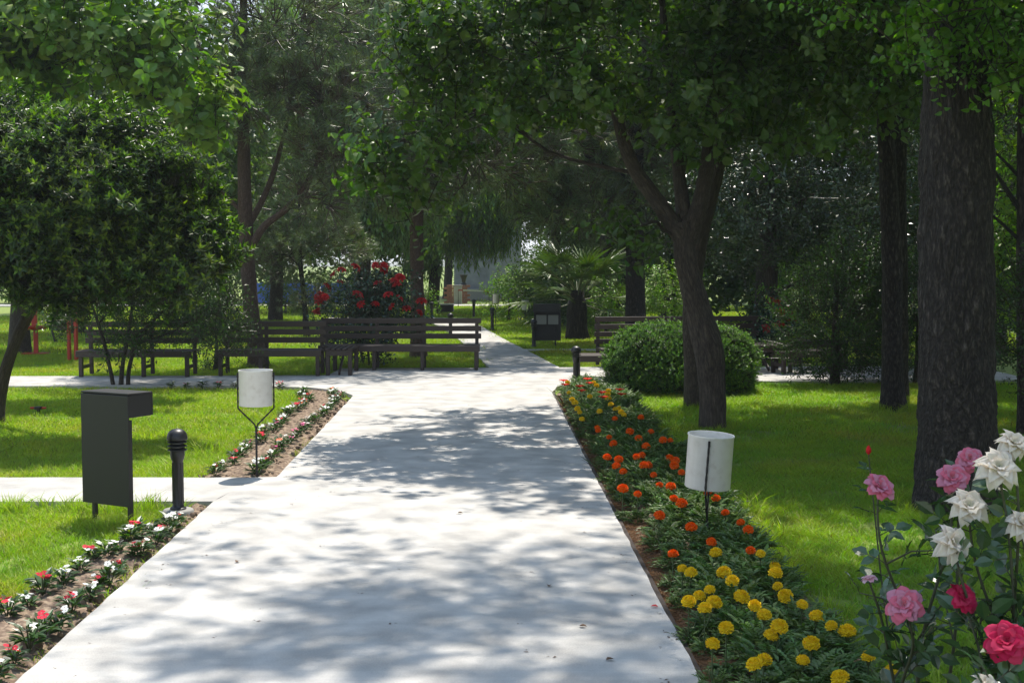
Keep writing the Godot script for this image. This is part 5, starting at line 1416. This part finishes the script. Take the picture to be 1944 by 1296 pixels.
	for q in VINCA_RED: list.append([q[0], q[1], "red", "near left bed"])
	var z := 10.3
	while z < 17.0:
		for k in 2:
			var x := -2.08 - 0.013 * (z - 10) if k == 0 else -2.36 - 0.025 * (z - 10)
			if z > 16.2: x -= 0.15
			list.append([x + r.randf_range(-0.04, 0.04), z + r.randf_range(-0.06, 0.06), ["white", "pink", "coral", "white", "red", "white"][r.randi() % 6], "far left bed"])
		z += 0.26
	for k in 8:
		list.append([-4.6 + k * 0.21 + r.randf_range(-0.05, 0.05), 17.42 + r.randf_range(-0.03, 0.03), ["white", "pink", "white", "red"][k % 4], "strip before the left path"])
	list.sort_custom(func(a, b): return a[1] < b[1])
	order = {}
	for q in list:
		var row: String = ("beside the walk" if q[0] > -2.27 else "beside the lawn") if q[3] != "strip before the left path" else "in a line"
		var key: String = q[2] + q[3] + row
		var k: int = order.get(key, 0)
		order[key] = k + 1
		var t := thing("periwinkle", "%s periwinkle %s in the %s, %s" % [q[2], row, q[3], nth(k)], "flower", Vector3(q[0], LAWN + 0.012, -q[1]), r.randf() * TAU, "periwinkles in the left beds")
		var s := r.randf_range(0.9, 1.35)
		part("foliage", bushes[r.randi() % 3], null, t, Transform3D(Basis().scaled(Vector3(s, s, s)), Vector3.ZERO))
		for h in r.randi_range(3, 7):
			var a := h * 2.4 + r.randf()
			var rad := r.randf_range(0.0, 0.05)
			var c: String = q[2] if r.randf() < 0.86 else "white"
			part("bloom", bloom, pm[c], t, Transform3D(Basis.from_euler(Vector3(r.randf_range(-0.1, 0.7), r.randf() * TAU, r.randf_range(-0.4, 0.4))).scaled(Vector3(s, s, s)), Vector3(cos(a) * rad, r.randf_range(0.075, 0.1) * s, sin(a) * rad)))
	build_roses()

func petal_mesh(kind: int) -> ArrayMesh:      # cupped petal growing along +y, curling outwards at the rim
	var b := MB.new()
	var tints := []
	var rows := []
	for i in 7:
		var t := i / 6.0
		var w: float = [0.25, 0.7, 0.95, 1.08, 1.1, 0.92, 0.55][i] if kind == 0 else [0.25, 0.66, 0.95, 0.98, 0.74, 0.4, 0.02][i]
		var row := []
		for j in 7:
			var s := j / 3.0 - 1.0
			var y := t * 0.052 - 0.004 * s * s * t
			var zc := 0.016 * sin(t * 1.9) + 0.020 * maxf(0.0, t - 0.62) * 2.2 * (1.6 if kind == 1 else 1.0)
			tints.append(Color(1.0, 0.97, 0.9).lerp(Color(0.93, 0.9, 0.92), t) if t > 0.3 else Color(1.0, 1.0, 0.86))
			row.append(Vector3(s * w * 0.021, y - maxf(0.0, t - 0.75) * 0.03, zc - 0.012 * s * s * (1.0 - t * 0.6) + 0.0035 * t * t * sin(s * 5.0 + kind) + 0.0015 * t * sin(s * 11.0)))
		rows.append(row)
	b.grid(rows)
	for i in tints.size(): b.c[i] = tints[i]
	return b.mesh()

func build_roses() -> void:
	var r := rnd(900)
	var soft := petal_mesh(0); var pointed := petal_mesh(1)
	var cols := {"pink": [lin(0.72, 0.2, 0.3), lin(0.66, 0.3, 0.42)], "white": [lin(0.78, 0.77, 0.7), lin(0.76, 0.74, 0.64)], "magenta": [lin(0.55, 0.02, 0.09), lin(0.62, 0.05, 0.13)], "pale pink": [lin(0.7, 0.5, 0.58), lin(0.72, 0.42, 0.52)]}
	var pm := {}
	for k in cols:
		for v in 2:
			var m := leafmat(k.replace(" ", "_") + "_rose_petal", 0.6, Color(0.9, 0.85, 0.85), 0.2)
			m.albedo_color = cols[k][v]
			pm[k + str(v)] = m
	# leaf of three leaflets
	var lb := []
	for v in 3:
		var b := MB.new()
		var rr := rnd(910 + v)
		b.col = Color(0.05, 0.05, 0.02)
		b.tube([Vector3.ZERO, Vector3(0, 0.03, 0.006), Vector3(0, 0.06, 0)], [0.0018, 0.0015, 0.001], 4, false)
		for q in [[0.058, 0.0, 1.0], [0.035, 1.0, 0.8], [0.035, -1.0, 0.8]]:
			b.col = shade_of(Color(0.045, 0.1, 0.036), rr, 0.25)
			b.leaf(Vector3(0, q[0], 0), Vector3(q[1], 0.7 if q[1] != 0.0 else 1.0, 0.0), Vector3(0, 0.1, 1), 0.058 * q[2] * rr.randf_range(0.85, 1.15), 0.04 * q[2], 3, 0.12, rr.randf_range(0.1, 0.5))
		lb.append(b.mesh(M.glossy))
	var bushes := [
		["pink rose bush with five blooms at the lawn's edge", Vector3(1.38, LAWN, -4.25), [["pink", Vector3(1.21, 0.96, -4.2), 1.0, 0.5], ["pink", Vector3(1.465, 0.98, -4.25), 1.05, 0.7], ["pink", Vector3(1.54, 1.035, -4.3), 0.9, 1.0], ["pale pink", Vector3(1.15, 0.68, -4.1), 0.75, 0.0], ["pink", Vector3(1.235, 0.62, -4.0), 1.15, 0.8]], 60],
		["white rose bush with pointed petals at the right edge", Vector3(1.62, LAWN, -3.95), [["white", Vector3(1.485, 1.075, -3.9), 1.25, 0.7], ["white", Vector3(1.55, 1.14, -3.95), 1.0, 0.5], ["white", Vector3(1.415, 0.945, -3.95), 1.2, 0.6], ["white", Vector3(1.355, 0.84, -3.9), 1.15, 0.9], ["white", Vector3(1.56, 0.9, -3.9), 1.0, 0.6]], 70],
		["magenta rose bush in the lower right corner", Vector3(1.48, LAWN, -3.72), [["magenta", Vector3(1.385, 0.67, -3.9), 0.95, 0.6], ["magenta", Vector3(1.385, 0.64, -3.55), 1.2, 0.7], ["white", Vector3(1.315, 0.53, -3.5), 0.8, 0.4]], 60]]
	for q in bushes:
		var at: Vector3 = q[1]
		var t := thing("rose_bush", q[0], "rose bush", at, 0.0, "rose bushes at the right")
		var canes := []
		for bl in q[2]:
			var head: Vector3 = bl[1] - at
			var foot := Vector3(r.randf_range(-0.05, 0.05), -0.03, r.randf_range(-0.05, 0.05))
			var side := Vector3(r.randf_range(-0.06, 0.06), 0, r.randf_range(-0.05, 0.05))
			var lift: float = bl[3]
			var face := Vector3(r.randf_range(-0.5, 0.3), 0.55 + (0.6 if lift == 0.0 else 0.0), lift).normalized()
			var path := catmull([foot, foot.lerp(head, 0.4) + side + Vector3(0, 0.05, 0), foot.lerp(head, 0.8) - side * 0.4, head - face * 0.015], 6)
			canes.append(path)
			var b := MB.new()
			b.tube(path, taper(0.007, 0.0032, path.size()), 7, false)
			part("cane", b.mesh(), M.rosestem, t)
			# bloom: rings of cupped petals
			var bn := Node3D.new()
			bn.name = "bloom"
			t.add_child(bn, true)
			var x := face.cross(Vector3.UP).normalized()
			var s: float = bl[2] * (0.92 if bl[0] == "white" else 0.8)
			bn.transform = Transform3D(Basis(x, face, x.cross(face)).scaled(Vector3(s, s, s)), head)
			var is_white: bool = bl[0] == "white"
			var rings := [[4, 0.12, 0.55, 0.002], [5, 0.3, 0.7, 0.005], [6, 0.55, 0.85, 0.008], [7, 0.85, 0.98, 0.010], [7, 1.15, 1.08, 0.010]]
			if lift == 0.0: rings = [[4, 0.7, 0.7, 0.002], [6, 1.2, 0.85, 0.004]]
			for k in rings.size():
				var g: Array = rings[k]
				for j in g[0]:
					var a: float = TAU * j / g[0] + k * 0.7 + r.randf_range(-0.15, 0.15)
					var open: float = g[1] + r.randf_range(-0.1, 0.12) + (0.12 * k if is_white else 0.0)
					var sc: float = g[2] * r.randf_range(0.9, 1.1)
					var bs := Basis(Vector3.UP, a) * Basis(Vector3.RIGHT, open)
					part("petal", pointed if is_white and k > 1 else soft, pm[bl[0] + str((j + k) % 2)], bn, Transform3D(bs.scaled(Vector3(sc, sc, sc)), Basis(Vector3.UP, a) * Vector3(0, 0, g[3])))
			b = MB.new()
			b.lathe([Vector2(0.003, -0.016), Vector2(0.009, -0.008), Vector2(0.008, 0.004)], 10)
			part("hip", b.mesh(), M.stem, bn)
		for k in q[3]:
			var path: Array = canes[k % canes.size()]
			var i := 3 + r.randi() % (path.size() - 5)
			var p: Vector3 = path[i]
			var a := r.randf() * TAU
			var d := Vector3(cos(a), r.randf_range(-0.1, 0.7), sin(a)).normalized()
			var x := d.cross(Vector3.UP).normalized()
			var s := r.randf_range(0.8, 1.35)
			part("leaf", lb[k % 3], null, t, Transform3D((Basis(d, r.randf_range(-1.3, 1.3)) * Basis(x, r.randf_range(-0.4, 1.0)) * Basis(x, d, x.cross(d))).scaled(Vector3(s, s, s)), p))
		# side shoots carry the rest of the leaves
		for k in 9:
			var path: Array = canes[k % canes.size()]
			var p: Vector3 = path[4 + r.randi() % 8]
			var e := p + Vector3(r.randf_range(-0.16, 0.16), r.randf_range(0.02, 0.14), r.randf_range(-0.16, 0.16))
			var b := MB.new()
			b.tube([p, p.lerp(e, 0.5) + Vector3(0, 0.02, 0), e], [0.004, 0.003, 0.002], 5, false)
			part("shoot", b.mesh(), M.rosestem, t)
			for j in 4:
				var a := r.randf() * TAU
				var d := Vector3(cos(a), r.randf_range(-0.2, 0.6), sin(a)).normalized()
				var x := d.cross(Vector3.UP).normalized()
				part("leaf", lb[j % 3], null, t, Transform3D((Basis(d, r.randf_range(-1.3, 1.3)) * Basis(x, r.randf_range(-0.4, 1.0)) * Basis(x, d, x.cross(d))).scaled(Vector3.ONE * r.randf_range(0.8, 1.3)), p.lerp(e, 0.4 + 0.2 * j)))
	# a single bud on a thin cane farther back
	var t := thing("rose_bush", "thin rose cane with one red bud on the right lawn", "rose bush", Vector3(1.62, LAWN, -5.6), 0.0, "rose bushes at the right")
	var b := MB.new()
	b.tube([Vector3(0.06, -0.02, 0), Vector3(0.0, 0.4, 0), Vector3(-0.06, 0.91, 0)], [0.005, 0.004, 0.0025], 6, false)
	part("cane", b.mesh(), M.rosestem, t)
	b = MB.new()
	b.lathe([Vector2(0.003, 0.0), Vector2(0.012, 0.012), Vector2(0.012, 0.022), Vector2(0.006, 0.036), Vector2(0, 0.042)], 12)
	part("bud", b.mesh(), M.red_petal, t, Transform3D(Basis(), Vector3(-0.06, 0.905, 0)))
	for j in 9:
		var a := r.randf() * TAU
		var d := Vector3(cos(a), 0.4, sin(a)).normalized()
		var x := d.cross(Vector3.UP).normalized()
		part("leaf", lb[j % 3], null, t, Transform3D(Basis(x, d, x.cross(d)), Vector3(0.06 - 0.12 * j / 9.0, 0.1 + 0.09 * j, 0)))

# ---------------------------------------------------------------- the scene
func _ready() -> void:
	var cam := Camera3D.new()
	cam.name = "camera"
	add_child(cam)
	cam.position = Vector3(0, 1.7, 0)
	cam.rotation_degrees = Vector3(-3.573, 0, 0)
	cam.fov = 29.63
	cam.near = 0.1
	cam.far = 900
	cam.current = true
	var sky := ProceduralSkyMaterial.new()
	sky.sky_top_color = Color(0.66, 0.76, 0.89)
	sky.sky_horizon_color = Color(0.96, 0.97, 0.98)
	sky.sky_curve = 0.18
	sky.ground_bottom_color = Color(0.25, 0.28, 0.2)
	sky.ground_horizon_color = Color(0.6, 0.62, 0.55)
	sky.sky_energy_multiplier = 1.0
	var env := Environment.new()
	env.background_mode = Environment.BG_SKY
	env.sky = Sky.new()
	env.sky.sky_material = sky
	env.tonemap_mode = Environment.TONE_MAPPER_LINEAR
	env.tonemap_exposure = 1.48
	env.fog_enabled = true
	env.fog_density = 0.0007
	env.fog_light_color = Color(0.9, 0.94, 0.97)
	env.sdfgi_enabled = true
	env.ssao_enabled = true
	env.ssil_enabled = true
	var we := WorldEnvironment.new()
	we.name = "world_environment"
	we.environment = env
	add_child(we)
	var sun := DirectionalLight3D.new()
	sun.name = "sun"
	sun.light_energy = 1.6
	sun.light_color = Color(1.0, 0.97, 0.92)
	sun.light_angular_distance = 0.7
	sun.shadow_enabled = true
	add_child(sun)
	sun.look_at_from_position(Vector3.ZERO, Vector3(-0.09, -0.91, 0.40))

	make_materials()
	M.red_petal = leafmat("deep_red_petal", 0.5, Color(0.5, 0.3, 0.3), 0.25)
	M.red_petal.vertex_color_use_as_albedo = false
	M.red_petal.albedo_color = lin(0.5, 0.012, 0.015)
	M.brown_leaf = mat("brown_leaf", lin(0.12, 0.07, 0.04), 0.8)
	build_ground()
	build_trees()
	build_furniture()
	build_flowers()
	build_grass()
